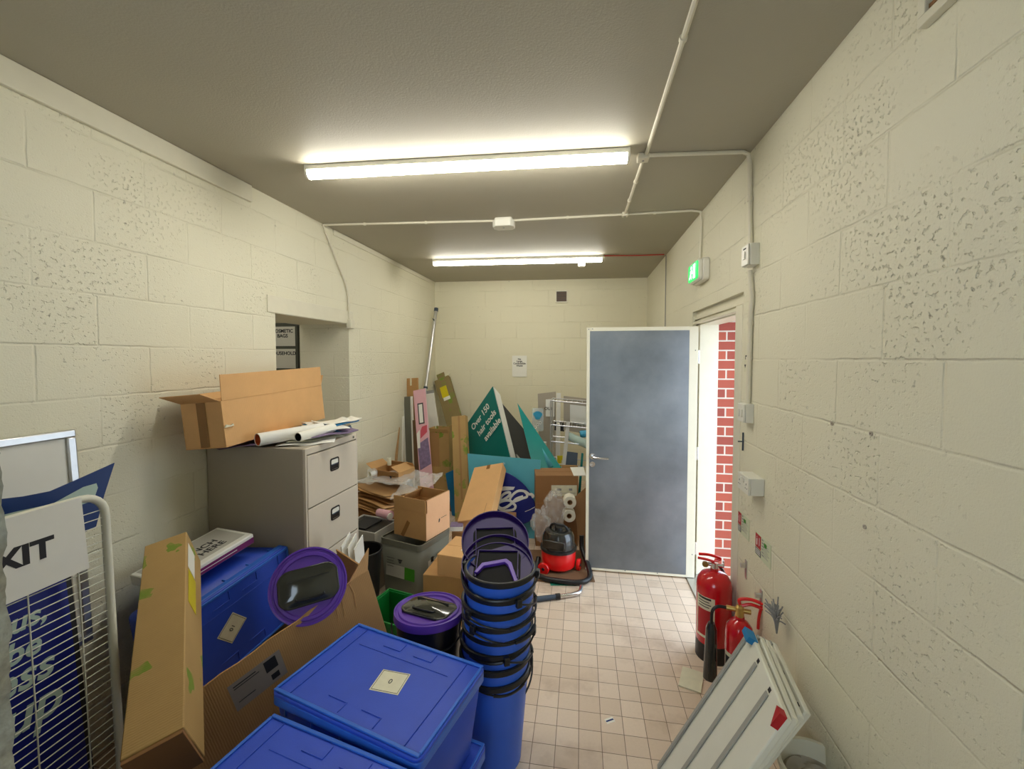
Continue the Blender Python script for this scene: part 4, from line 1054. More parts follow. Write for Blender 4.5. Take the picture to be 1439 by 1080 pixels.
b = G(); b.box(.0, .10, -.03, .022, .001, .002, T(*pp) @ T(*(n2 * .001)) @ em); b.obj('violet_sticker', 'magenta', o)
text('tools', .045, 'ink', o, T(*(pp + n2 * .004 - ed * .06)) @ em, bold=.001)
# teal leaf board leaning on its right
o, k = board('teal_board', 'glossy teal triangular board sloping down to the right of the display unit', 'display board', [at(727, 566, Y=4.74), at(791, 660, Y=4.40), at(757, 676, Y=4.30), at(745, 640, Y=4.42)], .006, 'teall')
b = G(); p = [at(744, 600, Y=4.64), at(778, 654, Y=4.40), at(772, 658, Y=4.39)]; p = [q + V((-.003, -.012, .004)) - k for q in p]
vs = [b.b.verts.new(q) for q in p]; b.b.faces.new(vs); b.obj('fold_highlight', 'turq', o, solid=.001)

# brown box with white label behind the vacuum
m = fr((-.403, 3.868, 0), (.9867, .1626, 0), (-.1626, .9867, 0)) @ T(.196, .15, 0)
o = carton('tall brown box with a white printed label behind the red vacuum', m, .392, .28, .655, 'cardd', {'+y': (92, .0), '-y': (178, .003)} if False else None, tape=False)
q = stick(o, 'label', 'label', FY(.1415, .0 + .065, .52), .235, .10)
b = G(); b.box(-.03, .17, -.1425 - .0003, -.1425, .495, .4985); b.box(.0, .04, -.1428, -.1425, .52, .54); b.box(.11, .14, -.1428, -.1425, .52, .54); b.obj('printing', 'inkg', q)
b = G(); b.box(-.19, .19, -.1415, -.1405, .40, .403); b.obj('crease', 'cardin', o)
o, k = board('white_box_lid', 'white card lid lying over the far right of the tall brown box', 'card', [V((-.06, 3.93, .663)), V((.05, 3.95, .664)), V((.03, 4.26, .663)), V((-.10, 4.22, .663))], .006, 'white')
o, k = board('brown_panel', 'plain brown cardboard panel leaning beside the tall labelled box', 'cardboard', [at(806, 700, Y=3.86), at(824, 684, Y=3.90), V((.07, 3.80, 0)), V((.0, 3.78, 0))], .008, 'cardd')

# polythene bag and toilet rolls
def crumple(name, label, c, sx, sy, sz, seed, mat='bag', cat='plastic bag', amp=.35, parent=None):
    o = thing(name, label, cat, T(*c)); g = G()
    def f(u, v):
        a = 2 * PI * u; p = PI * v
        d = V((math.sin(p) * math.cos(a), math.sin(p) * math.sin(a), math.cos(p)))
        r = 1 + amp * noise.noise(d * 2.1 + V((seed, 0, 0))) + .35 * amp * abs(noise.noise(d * 6 + V((0, seed, 0)))) + .16 * noise.noise(d * 11) + .08 * noise.noise(d * 24)
        return V((d.x * sx * r, d.y * sy * r, d.z * sz * r))
    g.grid(f, 44, 28); bmesh.ops.remove_doubles(g.b, verts=g.b.verts, dist=.0005)
    g.obj('film', mat, o, sharp=25); return o
crumple('plastic_bag', 'crumpled clear polythene bag hanging beside the toilet rolls', at(778, 716, Y=3.72), .085, .05, .15, 3, amp=.6)
crumple('plastic_bag', 'smaller crumpled grey polythene bag low beside the oval sign', at(760, 735, Y=3.70), .07, .05, .12, 8, amp=.6)
for i, (px, py_, l) in enumerate(((801, 706, 'upper'), (800, 725, 'lower'))):
    o = thing('toilet_roll', 'white toilet roll in clear wrap above the vacuum, %s of two' % l, 'toilet roll', fr(at(px, py_, Y=3.76), (1, .1, 0), (0, 0, 1)), 'toilet rolls over the vacuum')
    b = G(); b.lathe([(.056, 0), (.056, -.10), (.022, -.10), (.022, 0)], 28, closed=True); b.obj('paper', 'tissue', o, bev=.004)
    b = G(); b.lathe([(.0215, -.001), (.0215, -.099), (.019, -.099), (.019, -.001)], 20, closed=True); b.obj('core', 'cardd', o)

# ================================================================ VACUUM
vc = V((-.175, 3.50, 0))
o = thing('vacuum_cleaner', 'red and black tub vacuum cleaner standing by the steel door', 'vacuum cleaner', T(*vc) @ R(-.25) @ Matrix.Scale(.92, 4))
b = G(); b.lathe([(0, .03), (.135, .03), (.150, .045), (.155, .175), (.150, .185), (0, .185)], 44); b.obj('red_tub', 'redv', o)
b = G(); b.lathe([(.148, .183), (.163, .185), (.163, .205), (.148, .212)], 44); b.obj('rim_band', 'black', o)
b = G(); b.lathe([(.148, .208), (.146, .25), (.138, .31), (.12, .345), (.07, .355), (0, .357)], 44); b.obj('dome', 'blackg', o)
b = G(); b.box(-.10, .10, -.149, -.13, .225, .30); b.obj('cowl', 'blackg', o, bev=.008)
b = G(); b.tube(smooth_path([(-.085, .02, .345), (-.06, 0, .39), (0, -.01, .40), (.06, 0, .39), (.085, .02, .345)]), .011, 10); b.obj('carry_handle', 'black', o)
b = G(); b.tube([(0, 0, .35), (0, 0, .375)], .035, 24); b.obj('hose_inlet', 'black', o)
b = G(); b.lathe([(0, 0), (.004, 0), (.004, .05), (0, .05)], 8, T(-.02, -.03, .37)); b.obj('switch', 'black', o)
for s in (-1, 1):
    b = G(); b.lathe([(0, 0), (.048, 0), (.052, .006), (.052, .024), (.048, .03), (0, .03)], 28, T(s * .085 - .0, -.150, .052) @ R(PI / 2, 'X')) if s < 0 else b.lathe([(0, 0), (.048, 0), (.052, .006), (.052, .024), (.048, .03), (0, .03)], 28, T(.165, .03, .052) @ R(PI / 2, 'Y'))
    wl = b.obj('wheel', 'redv', o)
    b = G(); b.lathe([(0, 0), (.014, 0), (.012, .004), (0, .004)], 16, T(-.085, -.1805, .052) @ R(PI / 2, 'X')) if s < 0 else b.lathe([(0, 0), (.014, 0), (.012, .004), (0, .004)], 16, T(.1955, .03, .052) @ R(PI / 2, 'Y')); b.obj('hub', 'black', wl)
for a in (.8, 2.3):
    b = G(); b.lathe([(0, -.012), (.022, -.012), (.022, .012), (0, .012)], 18, T(.11 * math.cos(a), .11 * math.sin(a), .022) @ R(PI / 2, 'X')); b.obj('caster', 'black', o)
# hose on the floor with its tube
o = thing('vacuum_hose', 'black ribbed vacuum hose curling along the floor with chrome bent tube', 'vacuum hose', T(-.18, 3.28, 0))
oo = V((-.18, 3.28, 0))
path = smooth_path([V(p) - oo for p in ((-.335, 3.45, .10), (-.345, 3.36, .03), (-.29, 3.275, .024), (-.15, 3.245, .024), (0, 3.25, .024), (.075, 3.32, .03), (.07, 3.42, .06), (.02, 3.62, .12), (.015, 3.66, .22))], 14)
b = G(); b.tube(path, [.019 + .0022 * (i % 2) for i in range(len(path))], 12); b.obj('hose', 'black', o)
b = G(); pp = smooth_path([V(p) - oo for p in ((.015, 3.20, .02), (.0, 3.12, .02), (-.05, 3.08, .02), (-.14, 3.04, .02))], 8); b.tube(pp, .015, 14); b.obj('chrome_tube', 'chrome', o)
b = G(); b.tube([V((-.14, 3.04, .02)) - oo, V((-.17, 3.03, .02)) - oo], .021, 16); b.obj('collar', 'black', o)
b = G(); b.tube([V((-.17, 3.03, .02)) - oo, V((-.33, 2.965, .02)) - oo], [.017, .02], 14); b.obj('wand', 'darkgrey', o)
b = G(); b.box(-.035, .035, -.05, .05, -.018, .035, T(*(V((-.345, 2.955, .018)) - oo)) @ R(.3)); b.obj('floor_tool', 'black', o, bev=.006)
o = thing('floor_board', 'thin brown board on the floor under the vacuum', 'board', rot2((-.16, 3.56), 8)); b = G(); b.box(-.26, .24, -.28, .25, .001, .012); b.obj('board', 'mat', o)
o = thing('floor_mat', 'green mat corner on the floor under the vacuum hose', 'mat', rot2((-.12, 3.30), -6)); b = G(); b.prism([(-.14, .1), (-.09, -.10), (.10, -.05), (.14, .1)], .0005, .0022); b.obj('mat', 'matgreen', o)

# ================================================================ BACK LEFT CORNER: UPRIGHTS
def upright(name, label, cat, a, c, Y0, Y1, w, d, mat, zb=0, group=None, extra=None, n_=(0, -1, 0)):
    """long piece from foot pixel-plane point c (Y1) up to head a (Y0)"""
    pass
def post(name, label, cat, top, bot, side, w, d, mat, part='body', bev=.002):
    top, bot = V(top), V(bot); y = (top - bot); L_ = y.length; y.normalize()
    side = V(side); side = side - y * side.dot(y); m = fr(bot, side, y); o = thing(name, label, cat, m)
    b = G(); b.box(-w / 2, w / 2, 0, L_, -d, 0); b.obj(part, mat, o, bev=bev); return o, L_
# aluminium pole
o = thing('metal_pole', 'long brushed metal pole leaning into the far left corner', 'pole', T(-2.05, 4.9, 0))
p0, p1 = V((0, 0, 0)), at(613, 434, Y=5.78) - V((-2.05, 4.9, 0))
b = G(); b.cyl(p0, p1, .024); b.obj('tube', 'alu', o)
d_ = (p1 - p0)
b = G(); b.cyl(p0 + d_ * .55, p0 + d_ * .56, .028); b.cyl(p0 + d_ * .985, p1 + d_ * .004, .029); b.obj('collars', 'darkgrey', o)
b = G(); b.cyl(p0 + d_ * .93, p0 + d_ * .93 + V((.0, -.07, .02)), .008); b.obj('side_pin', 'darkgrey', o)
o, L_ = post('card_sheet', 'brown cardboard sheet upright in the far left corner beside the pole', 'cardboard', at(579, 531, Y=4.92), V((-1.96, 4.80, 0)), (1, -.25, 0), .16, .02, 'card')
b = G(); b.box(-.03, -.005, L_ - .09, L_ - .002, .0005, .002); b.obj('tape', 'label', o)
o, L_ = post('panel_strip', 'narrow dark grey panel with white edges standing before the brown sheet', 'panel', at(572, 557, Y=4.85), V((-1.97, 4.72, 0)), (1, -.2, 0), .10, .02, 'grey')
for s in (-1, 1):
    b = G(); b.box(s * .056 - .010, s * .056 + .010, 0, L_, -.022, .004); b.obj('white_edge', 'white', o)
o, L_ = post('panel_strip', 'narrow brown panel with a white edge behind the pink strip', 'panel', at(583, 590, Y=4.8), V((-1.86, 4.70, 0)), (1, -.2, 0), .09, .015, 'mat')
b = G(); b.box(-.052, -.04, 0, L_, -.017, .004); b.obj('white_edge', 'white', o)
o, L_ = post('wood_strip', 'slim wooden strip leaning on the left wall behind the small carton', 'wood strip', at(560, 600, Y=4.7), V((-2.04, 4.35, .02)), (1, 0, 0), .03, .012, 'wood')
o, L_ = post('wood_strip', 'white batten strip rising right beside the dark grey panel', 'wood strip', at(566, 585, Y=4.66), V((-2.02, 4.58, .0)), (1, 0, 0), .02, .012, 'white')
o, L_ = post('white_board', 'white board with grey side flap standing behind the pink strip', 'board', at(601, 553, Y=5.35), V((-1.76, 5.25, 0)), (1, .1, 0), .16, .03, 'white')
b = G(); b.box(-.02, .08, L_ - .0, L_ + .04, -.03, -.01); b.obj('grey_flap', 'inkg', o)
o, L_ = post('pink_strip', 'tall pink printed display strip with a window cutout and red square', 'display strip', at(589, 547, Y=4.62), V((-1.54, 4.18, .0)), (1, -.1, 0), .15, .008, 'pink')
b = G(); b.box(-.035, .035, L_ - .40, L_ - .16, .0005, .002); q = b.obj('window_frame', 'darkin', o)
b = G(); b.box(-.022, .022, L_ - .385, L_ - .175, .002, .003); b.obj('window_strip', 'white', q)
b = G(); b.prism([(-.03, L_ - .56), (.055, L_ - .50), (.06, L_ - .42), (.0, L_ - .43), (-.02, L_ - .47)], .0005, .0015); b.obj('red_print', 'pinkd', o)
b = G(); b.prism([(-.07, L_ - .62), (.06, L_ - .56), (.072, L_ - .85), (-.06, L_ - .90)], .0005, .0013); b.obj('violet_print', 'lilac', o)
b = G(); b.prism([(-.07, L_ - .50), (-.03, L_ - .46), (-.04, L_ - .66), (-.07, L_ - .66)], .0013, .002); b.obj('white_print', 'white', o)
o, L_ = post('kraft_box', 'tall olive kraft box with yellow label leaning on the back wall', 'cardboard box', at(620, 531, Y=5.88), V((-1.32, 5.2, 0)), (1, -.12, 0), .22, .09, 'kraftd')
q = stick(o, 'label', 'yellow', T(-.01, L_ - .22, .0005), .10, .17); q = stick(o, 'label', 'paper', T(.0, L_ - .33, .0005), .10, .05)
b = G(); b.box(-.07, .05, L_, L_ + .10, -.05, -.045); b.obj('raised_flap', 'kraftd', o)
b = G(); b.box(.05, .13, L_ + .02, L_ + .045, -.05, -.04); b.obj('torn_paper', 'label', o)
o = carton('open kraft box with green leaves standing right of the pink strip', fr(at(622, 672, Y=4.72) * 1 + V((0, 0, -.20)), (1, -.12, 0), (.12, 1, 0)), .24, .16, .72, 'kraft', {'-y': (120, .06), '+x': (95, .09), '-x': (100, .05), '+y': (92, .05)})
o.location.z = .17
b = G(); b.prism([(-.12, .33), (-.12, .72), (.0, .72), (.0, .33)], 0, .001, FY(.081)); b.obj('folded_panel', 'cardin', o)
carton('brown box supporting the open kraft box near the turquoise board', rot2((-1.37, 4.74), -8), .34, .26, .165, 'cardd', tape=False)
o, L_ = post('kraft_box', 'narrow tan kraft box with green leaves standing left of the turquoise board', 'cardboard box', at(644, 584, Y=4.42), V((-1.17, 4.12, .0)), (1, -.05, 0), .155, .09, 'kraft')
b = G(); b.box(-.005, .015, .30, L_, .0003, .0012); b.obj('crease', 'cardin', o)
o, k = board('turquoise_board', 'turquoise board edge visible between open kraft box and tan kraft box', 'display board', [at(626, 665, Y=4.5), at(637, 660, Y=4.5), V((-1.25, 4.48, 0)), V((-1.40, 4.50, 0))], .006, 'bluet')

# flattened cardboard heap, small open carton, wrap, roll
base = V((-1.72, 3.62, 0))
for i in range(9):
    z = .40 + i * .021
    w, d = .50 + .04 * math.sin(i * 2.3), .42 + .04 * math.cos(i * 1.7)
    o = thing('flat_card', ['flattened brown cardboard sheet, %s from the top of the left pile' % n for n in ('ninth', 'eighth', 'seventh', 'sixth', 'fifth', 'fourth', 'third', 'second', 'first')][i], 'cardboard', T(-1.71, 3.60, z) @ R(.12 * math.sin(i * 1.3) - .42) @ R(-.05 - .012 * i, 'X') @ R(.035, 'Y'), 'flattened cardboard sheets in a pile')
    b = G(); ph = i * 1.1
    b.grid(lambda u, v: V(((u - .5) * w, (v - .5) * d, .006 * math.sin(u * 5 + ph) + .005 * math.cos(v * 4 + ph))), 10, 8); b.obj('sheet', ['card', 'cardl', 'cardin'][i % 3], o, solid=.006)
carton('squat brown box on the floor supporting the flattened cardboard pile', rot2((-1.74, 3.62), -22), .46, .40, .385, 'cardd', tape=False)
m = fr((-1.9096, 3.66, .612), (.9579, -.2777, 0), (.2786, .9604, 0)) @ T(.16, .117, 0)
o = carton('small open brown carton sitting on the flattened cardboard pile', m, .31, .23, .10, 'card', {'-x': (150, .09), '+x': (25, .10), '-y': (160, .03), '+y': (60, .05)})
b = G(); b.box(.04, .12, -.1165, -.1155, .06, .064); b.box(.055, .075, -.1165, -.1155, .04, .06); b.obj('printing', 'ink', o)
b = G(); o = thing('cardboard_tube', 'short pale tube end poking out of the small open carton', 'tube', T(*at(547, 646, Y=3.82))); b.tube([(0, 0, -.05), (0, 0, .02)], .02, 16); b.obj('tube', 'label', o)
def wrapsheet(label, pts, seed, n=26):
    A_, B2, C2, D2 = [V(p) for p in pts]; o = thing('plastic_wrap', label, 'plastic wrap', T(*A_)); g = G()
    def f(u, v):
        p = A_.lerp(B2, u).lerp(D2.lerp(C2, u), v)
        q = p * 14 + V((seed, 0, 0))
        return p - A_ + V((.01 * noise.noise(q), .01 * noise.noise(q + V((5, 5, 5))), .022 * noise.noise(q * .8) + .02 * abs(noise.noise(q * 1.9))))
    g.grid(f, n, n); g.obj('film', 'bag', o, sharp=20, solid=.0006); return o
wrapsheet('crumpled clear plastic wrap draped over the flattened cardboard pile', [(-1.93, 3.42, .66), (-1.50, 3.38, .655), (-1.38, 3.78, .66), (-1.72, 3.86, .68)], 2)
wrapsheet('clear bubble wrap bunched up behind the peach coloured box', [(-1.52, 3.20, .60), (-1.18, 3.34, .70), (-1.20, 3.62, .73), (-1.52, 3.50, .66)], 9)
o = thing('tape_roll', 'pale pinkish roll of film on the left side of the cardboard pile', 'roll', fr(at(527, 664, Y=3.50), (1, -.3, .1), (0, 0, 1))); b = G(); b.lathe([(.045, 0), (.045, .05), (.022, .05), (.022, 0)], 28, R(-.3, 'Y'), closed=True); b.obj('roll', 'bag', o); b = G(); b.lathe([(.0215, .001), (.0215, .049), (.018, .049), (.018, .001)], 20, R(-.3, 'Y'), closed=True); b.obj('core', 'tissue', o)
# grey tray with dark lining and pink roll, black bin below
m = rot2((-1.62, 3.05), -12, .36)
o = thing('grey_tray', 'light grey open tray with black inside left of the grey tote', 'tray', m)
b = G(); b.box(-.17, .17, -.14, .14, 0, .01); b.box(-.17, .17, -.14, -.13, .01, .10); b.box(-.17, .17, .13, .14, .01, .10); b.box(-.17, -.16, -.13, .13, .01, .10); b.box(.16, .17, -.13, .13, .01, .10); b.obj('tray', 'greyl', o, bev=.003)
b = G(); b.box(-.158, .158, -.128, .128, .011, .09); b.obj('dark_contents', 'black', o)
b = G(); b.box(-.10, .05, -.10, .10, .091, .10); b.obj('loose_sheet', 'ink', o)
o = thing('film_roll', 'pink and white curled sleeve lying on the grey tray', 'sleeve', T(*at(541, 722, Y=3.05)) @ R(-.35)); b = G(); b.tube([(-.07, 0, 0), (.06, 0, 0)], [.03, .035], 18); b.obj('sleeve', 'pink', o); b = G(); b.tube([(.055, -.01, -.002), (.068, -.01, -.002)], .026, 18); b.obj('white_end', 'white', o)
carton('plain light box holding up the grey tray', rot2((-1.63, 3.06), -12), .32, .26, .355, 'cabside', tape=False)
o = thing('black_bin', 'dark open bin between the filing cabinet and the grey tote', 'bin', rot2((-1.50, 2.74), -10)); b = G(); b.lathe([(0, 0), (.10, 0), (.125, .40), (.118, .40), (.095, .01), (0, .01)], 32); b.obj('tub', 'black', o)
b = G(); b.tube([(.126 * math.cos(a), .126 * math.sin(a), .4) for a in [2 * PI * i / 30 for i in range(30)]], .007, 8, closed=True); b.obj('rim', 'black', o)
o = thing('green_crate', 'green plastic crate tucked behind the lone purple lidded bin', 'storage crate', rot2((-1.04, 2.33), -14))
b = G(); b.box(-.20, .20, -.14, .14, 0, .008); b.box(-.20, .20, -.14, -.134, .008, .26); b.box(-.20, .20, .134, .14, .008, .26); b.box(-.20, -.194, -.134, .134, .008, .26); b.box(.194, .20, -.134, .134, .008, .26); b.obj('tub', 'green', o, bev=.002)
b = G()
for a in ((-.21, .21, -.15, -.14), (-.21, .21, .14, .15), (-.21, -.20, -.14, .14), (.20, .21, -.14, .14)): b.box(*a, .245, .268)
b.obj('rim', 'green', o, bev=.002)

# ================================================================ BACK RIGHT CLUTTER BEHIND THE DOOR
o = thing('wire_stand', 'chrome wire display stand with three shelves behind the steel door', 'display stand', T(-.12, 4.75, 0))
b = G()
zs = (1.28, 1.02, .84, .60)
for x, y in ((-.20, -.15), (.25, -.15), (-.20, .15), (.25, .15)): b.cyl((x, y, 0), (x, y, 1.28), .008)
b.obj('uprights', 'alu', o)
for z in zs:
    b = G(); b.tube([(-.20, -.15, z), (.25, -.15, z - .03), (.25, .15, z - .03), (-.20, .15, z)], .007, 8, closed=True)
    for k in range(1, 8): b.tube([(-.20 + .056 * k, -.15, z - .004 * k), (-.20 + .056 * k, .15, z - .004 * k)], .003, 5)
    b.obj('shelf', 'alu', o)
def flat(name, label, cat, P, t, mat, part='board'): return board(name, label, cat, P, t, mat, part)[0]
flat('panel', 'pale grey panel upright on the wire stand behind the steel door', 'panel', [at(792, 556, Y=4.95), at(826, 560, Y=4.95), at(826, 610, Y=4.95), at(792, 604, Y=4.95)], .01, 'cabside')
o = flat('white_sheet', 'white printed sheet fixed on the grey panel near the door edge', 'sheet', [at(801, 568, Y=4.93), at(826, 571, Y=4.93), at(826, 598, Y=4.93), at(801, 594, Y=4.93)], .002, 'white')
o, k = board('sign_board', 'white board ending in the letters OUT, partly hidden by the stand', 'sign', [at(756, 553, Y=5.35), at(781, 550, Y=5.3), V((-.30, 5.3, 0)), V((-.50, 5.35, 0))], .01, 'cabside')
q, k2 = board('paper_sign', 'white sheet with black capitals UT on the grey sign board', 'sign', [at(767, 561, Y=5.29), at(779, 560, Y=5.27), at(779, 585, Y=5.27), at(767, 585, Y=5.29)], .002, 'white')
text('OUT', .05, 'ink', q, T(*(at(771, 574, Y=5.26) - k2)) @ R(PI / 2, 'X'), bold=.001)
o, L_ = post('white_tube', 'white upright board edge in the middle of the wire stand', 'board', at(785, 552, Y=5.1), V((-.27, 5.05, 0)), (1, 0, 0), .05, .02, 'white')
flat('panel', 'small black panel behind the wire stand shelves', 'panel', [at(780, 590, Y=5.15), at(793, 592, Y=5.15), at(793, 606, Y=5.15), at(779, 604, Y=5.15)], .01, 'ink')
o = thing('aqua_pack', 'aqua blue hanging pack with white rings beside the wire stand', 'product pack', fr(at(756, 589, Y=5.0), (1, -.05, 0), (.0, 0, 1)))
b = G(); b.prism(rrect(.135, .27, .02), 0, .02); b.obj('pack', 'acrylic', o)
b = G(); b.prism([(.05 * math.cos(a) * (1 + .2 * math.sin(3 * a)), .05 + .05 * math.sin(a)) for a in [2 * PI * i / 24 for i in range(24)]], .02, .025); b.obj('blue_print', 'aqua', o)
b = G()
for x, y in ((-.03, -.09), (0, -.06), (.03, -.035)): b.tube([(x + .014 * math.cos(a), y + .014 * math.sin(a), .022) for a in [2 * PI * i / 14 for i in range(14)]], .0035, 6, closed=True)
b.obj('white_rings', 'white', o)
o = thing('white_bottle', 'white plastic bottle between teal board and wire stand', 'bottle', T(*at(763, 640, Y=4.85))); b = G(); b.lathe([(0, -.2), (.06, -.2), (.065, -.05), (.06, .06), (.035, .09), (.035, .10), (0, .10)], 26); b.obj('bottle_body', 'tissue', o)
b = G(); b.lathe([(0, .10), (.04, .10), (.04, .16), (0, .16)], 22); b.obj('cap', 'white', o)
o.location.z = .62
o = thing('plain_plinth', 'pale box plinth under the white bottle behind the teal board', 'plinth', rot2((o.location.x, o.location.y), 4)); b = G(); b.box(-.11, .11, -.09, .09, 0, .415); b.obj('box', 'greyl', o, bev=.003)
roll('paper_roll', 'pale grey green roll lying across the wire stand', at(798, 612, Y=4.70), at(838, 630, Y=4.55), .045, 'mint', 'greyl', 'roll')
o = thing('aqua_bottle', 'bright aqua bottle lying on the wire stand close to the door edge', 'bottle', fr(at(815, 610, Y=4.80), (1, .1, .1), (0, 0, 1))); b = G(); b.lathe([(0, 0), (.035, 0), (.04, .01), (.04, .12), (.02, .14), (.02, .16), (0, .16)], 22, R(PI / 2, 'Y')); b.obj('bottle_body', 'aqua', o)
flat('blue_board', 'greyish blue board standing below the wire stand shelves', 'board', [at(797, 634, Y=4.5), at(812, 636, Y=4.5), at(810, 668, Y=4.45), at(793, 668, Y=4.45)], .008, 'darkgrey')
flat('pale_board', 'pale blue slanted board beside the greyish blue board', 'board', [at(796, 592, Y=4.66), at(801, 592, Y=4.66), at(794, 668, Y=4.46), at(788, 668, Y=4.46)], .008, 'greyl')
flat('teal_strip', 'narrow teal strip leaning beside the steel door edge', 'strip', [at(817, 636, Y=4.4), at(820, 637, Y=4.4), V((-.02, 4.36, 0)), V((-.05, 4.36, 0))], .008, 'teal')
flat('orange_card', 'orange brown card behind the tall labelled box', 'card', [at(790, 653, Y=4.42), at(812, 654, Y=4.42), at(812, 670, Y=4.42), at(790, 670, Y=4.42)], .01, 'card')
flat('yellow_card', 'small yellow card low behind the wire stand', 'card', [at(783, 640, Y=4.8), at(791, 640, Y=4.8), at(791, 655, Y=4.8), at(783, 655, Y=4.8)], .006, 'yellow')

# ================================================================ RIGHT SIDE: EXTINGUISHERS, PANELS, BUCKET
o = thing('fire_extinguisher', 'tall red fire extinguisher with white text label nearest the doorway', 'fire extinguisher', T(.775, 2.60, 0) @ R(-.2), 'red fire extinguishers')
r = .096
b = G(); b.lathe([(0, .0), (r, .0), (r, .10), (0, .10)], 44); b.obj('black_skirt', 'black', o)
b = G(); b.lathe([(r - .001, .1), (r, .105), (r, .42), (r * .93, .455), (r * .72, .485), (r * .4, .50), (.022, .505), (.022, .52), (0, .52)], 44); b.obj('cylinder', 'red', o)
b = G(); b.lathe([(0, .52), (.02, .52), (.02, .55), (0, .55)], 20); b.tube([(-.045, 0, .538), (.045, 0, .538)], .011, 12); b.obj('valve', 'chrome', o)
b = G(); b.tube(smooth_path([(.0, 0, .555), (-.04, -.0, .562), (-.09, 0, .565)]), .008, 8); b.tube(smooth_path([(.0, 0, .56), (.03, 0, .58), (-.03, 0, .592), (-.085, 0, .588)]), .008, 8); b.obj('lever', 'redv', o)
b = G(); b.tube([(.048 + .0, .012 + .018 * math.cos(a), .545 + .018 * math.sin(a)) for a in [2 * PI * i / 16 for i in range(16)]], .003, 6, closed=True); b.obj('pin_ring', 'chrome', o)
b = G(); b.lathe([(0, 0), (.017, 0), (.017, .008), (0, .008)], 20, T(-.05, -.012, .54) @ R(PI / 2, 'X')); b.obj('gauge', 'brass', o)
b = G()
def lb(u, v): a = -2.75 + 1.15 * u; return V(((r + .0008) * math.cos(a), (r + .0008) * math.sin(a), .14 + .24 * v))
b.grid(lb, 16, 2); q = b.obj('label', 'label', o)
b = G()
def lb2(u, v): a = -2.66 + .97 * u; return V(((r + .0014) * math.cos(a), (r + .0014) * math.sin(a), .155 + .15 * v))
b.grid(lb2, 16, 2); b.obj('red_print', 'signred', q)
b = G()
for k, z in enumerate((.365, .35, .335, .32)):
    b.grid(lambda u, v: V(((r + .0014) * math.cos(-2.6 + (.8 - .1 * (k % 2)) * u), (r + .0014) * math.sin(-2.6 + (.8 - .1 * (k % 2)) * u), z + (.011 if k == 0 else .005) * v)), 10, 1)
b.obj('writing', 'ink', q)
b = G(); b.tube(smooth_path([(.0, .04, .53), (.05, .07, .48), (.08, .08, .38), (.085, .07, .2)]), .009, 8); b.obj('hose', 'black', o)

o = thing('fire_extinguisher', 'small red fire extinguisher with black horn, nearer to the white panels', 'fire extinguisher', T(.795, 2.255, 0) @ R(-.25), 'red fire extinguishers')
r = .064
b = G(); b.lathe([(0, 0), (r, 0), (r, .36), (r * .9, .395), (r * .6, .42), (.024, .43), (.022, .445), (0, .445)], 40); b.obj('cylinder', 'red', o)
b = G(); b.lathe([(0, .445), (.020, .445), (.020, .49), (.012, .50), (0, .50)], 18); b.tube([(-.06, 0, .475), (.05, 0, .475)], .012, 12); b.obj('valve', 'brass', o)
b = G(); b.tube(smooth_path([(.01, 0, .50), (.05, 0, .515), (.10, 0, .505)]), .008, 8); b.tube(smooth_path([(.0, 0, .505), (.0, 0, .53), (.05, 0, .54), (.10, 0, .53)]), .008, 8); b.obj('lever', 'redv', o)
b = G(); b.tube(smooth_path([(.095, 0, .52), (.085, 0, .46), (.082, 0, .40)]), .007, 8); b.obj('carry_handle', 'redv', o)
b = G(); b.tube(smooth_path([(-.055, 0, .475), (-.10, -.01, .475), (-.125, -.02, .45), (-.128, -.02, .38)]), .008, 8); b.obj('hose', 'black', o)
b = G(); b.tube([(-.128, -.02, .39), (-.128, -.02, .36), (-.13, -.02, .10)], [.016, .026, .034], 20); b.obj('horn', 'blackg', o)
b = G(); b.grid(lambda u, v: V(((r + .0008) * math.cos(-2.9 + 1.3 * u), (r + .0008) * math.sin(-2.9 + 1.3 * u), .09 + .18 * v)), 14, 2); q = b.obj('label', 'label', o)
b = G(); b.grid(lambda u, v: V(((r + .0014) * math.cos(-2.8 + .9 * u), (r + .0014) * math.sin(-2.8 + .9 * u), .18 + .07 * v)), 14, 2); b.obj('black_print', 'ink', q)

# leaning white shelf panels
def shelf_panel(label, W1, W2, F1, ridges=True, seam=None):
    W1, W2, F1 = V(W1), V(W2), V(F1)
    m = fr(W1, W2 - W1, F1 - W1); w = (W2 - W1).length; l = (F1 - W1).length
    o = thing('shelf_panel', label, 'shelf panel', m, 'white shelf panels leaning on the right wall')
    s = 1 if (m.to_3x3() @ V((0, 0, 1))).dot(V((-1, -.6, .6))) > 0 else -1
    z0, z1 = sorted((0, -s * .022))
    b = G(); b.box(0, w, 0, l, z0, z1); b.obj('panel', 'panelw', o, bev=.005)
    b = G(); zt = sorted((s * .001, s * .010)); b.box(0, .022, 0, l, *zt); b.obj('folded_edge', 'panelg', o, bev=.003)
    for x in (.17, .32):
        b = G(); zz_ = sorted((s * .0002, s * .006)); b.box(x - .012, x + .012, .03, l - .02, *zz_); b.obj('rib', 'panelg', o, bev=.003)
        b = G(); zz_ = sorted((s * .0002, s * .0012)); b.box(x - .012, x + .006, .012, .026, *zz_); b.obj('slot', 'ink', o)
    return o
o = shelf_panel('front white ribbed shelf panel with blue tape on its top corner', (.68, 1.81, .643), (.615, 1.36, .66), (.34, 1.84, 0))
b = G(); b.box(-.003, .07, -.003, .02, -.024, .0125); b.obj('blue_tape', 'bluet', o)
b = G(); b.prism([(.425, -.002), (.455, .05), (.458, -.002)], -.02, .003); b.obj('red_tag', 'signred', o)
dF = V((-.34, .03, -.643))
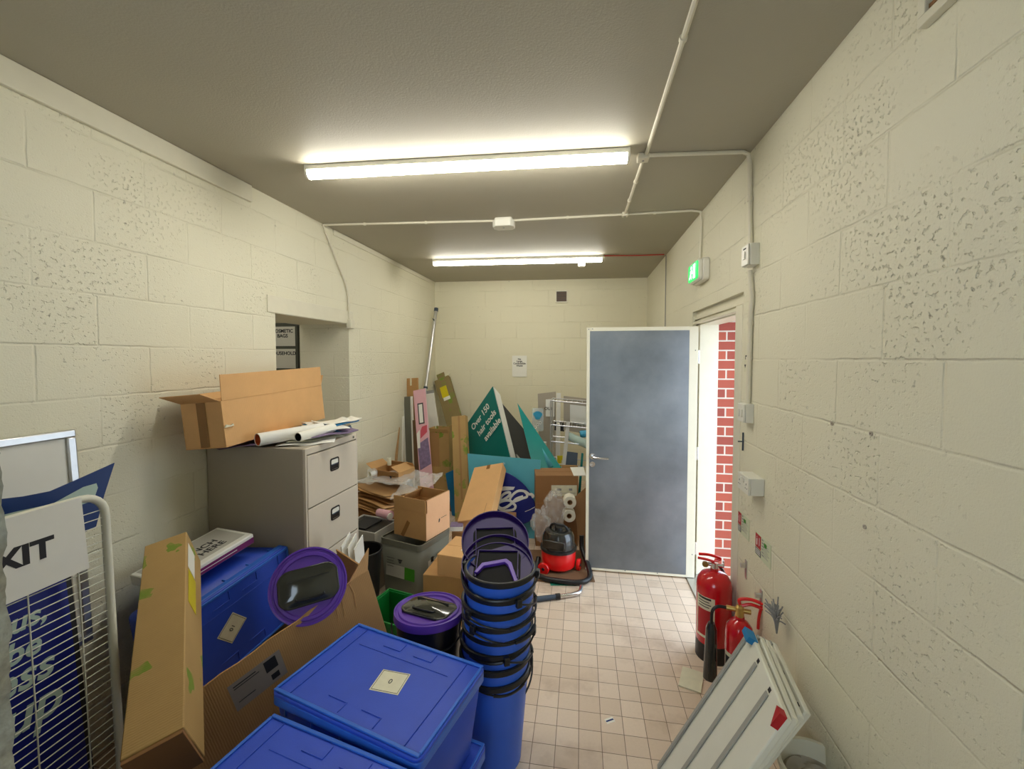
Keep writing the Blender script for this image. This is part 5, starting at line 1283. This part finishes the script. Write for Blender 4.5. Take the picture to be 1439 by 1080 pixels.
for lb_, p1, p2, x1, x2 in (('second white shelf panel, close behind the taped front one', (1067, 892), (1114, 1008), .715, .655), ('third white shelf panel, leaning between front panels and wall', (1075, 896), (1122, 1004), .75, .70), ('rearmost white shelf panel, nearest to the right wall', (1085, 900), (1132, 999), .80, .76)):
    w1 = at(*p1, X=x1); w2 = at(*p2, X=x2); shelf_panel(lb_, w1, w2, w1 + dF * (w1.z / .643 * .97))
# bundle of wire clips
o = thing('wire_bundle', 'tangled bundle of grey wire hooks above the white shelf panels', 'wire bundle', T(.85, 1.98, .60)); b = G(); random.seed(5)
for k in range(26):
    p = V((random.uniform(-.02, .02), random.uniform(-.03, .03), random.uniform(.0, .05)))
    pts = [V((0, 0, -.10)) * .6, p * .5, p + V((random.uniform(-.03, .015), random.uniform(-.04, .04), random.uniform(.0, .05)))]
    b.tube(smooth_path(pts, 4), .003, 5)
b.obj('wires', 'inkg', o)
# bucket
bc = at(1150, 1085, Z=.30); bc.z = 0
o = thing('cream_bucket', 'cream plastic bucket of rubble sacks half hidden under the panels', 'bucket', T(*bc))
b = G(); b.lathe([(0, 0), (.085, 0), (.118, .30), (.124, .30), (.124, .318), (.112, .318), (.08, .01), (0, .01)], 36); b.obj('bucket_body', 'trimw', o)
b = G(); b.grid(lambda u, v: V(((.108 * v) * math.cos(2 * PI * u), (.108 * v) * math.sin(2 * PI * u), .26 + .03 * noise.noise(V((u * 6, v * 4, 2))))), 30, 8); b.obj('rubble', 'cabside', o)

# loose bits on the floor
o = thing('loose_tile', 'loose pale square board lying on the floor by the small extinguisher', 'tile', rot2((.60, 2.37), -20)); b = G(); b.box(-.055, .055, -.08, .08, .001, .008); b.obj('tile', 'label', o)
o = thing('paper_scrap', 'tiny white scrap with a blue bar on the tiled floor', 'paper scrap', rot2((.147, 2.037), 30)); b = G(); b.box(-.022, .022, -.014, .014, .0006, .0012); b.obj('scrap', 'paper', o); b = G(); b.box(-.02, .02, -.004, .004, .0013, .0016); b.obj('blue_bar', 'navyd', o)
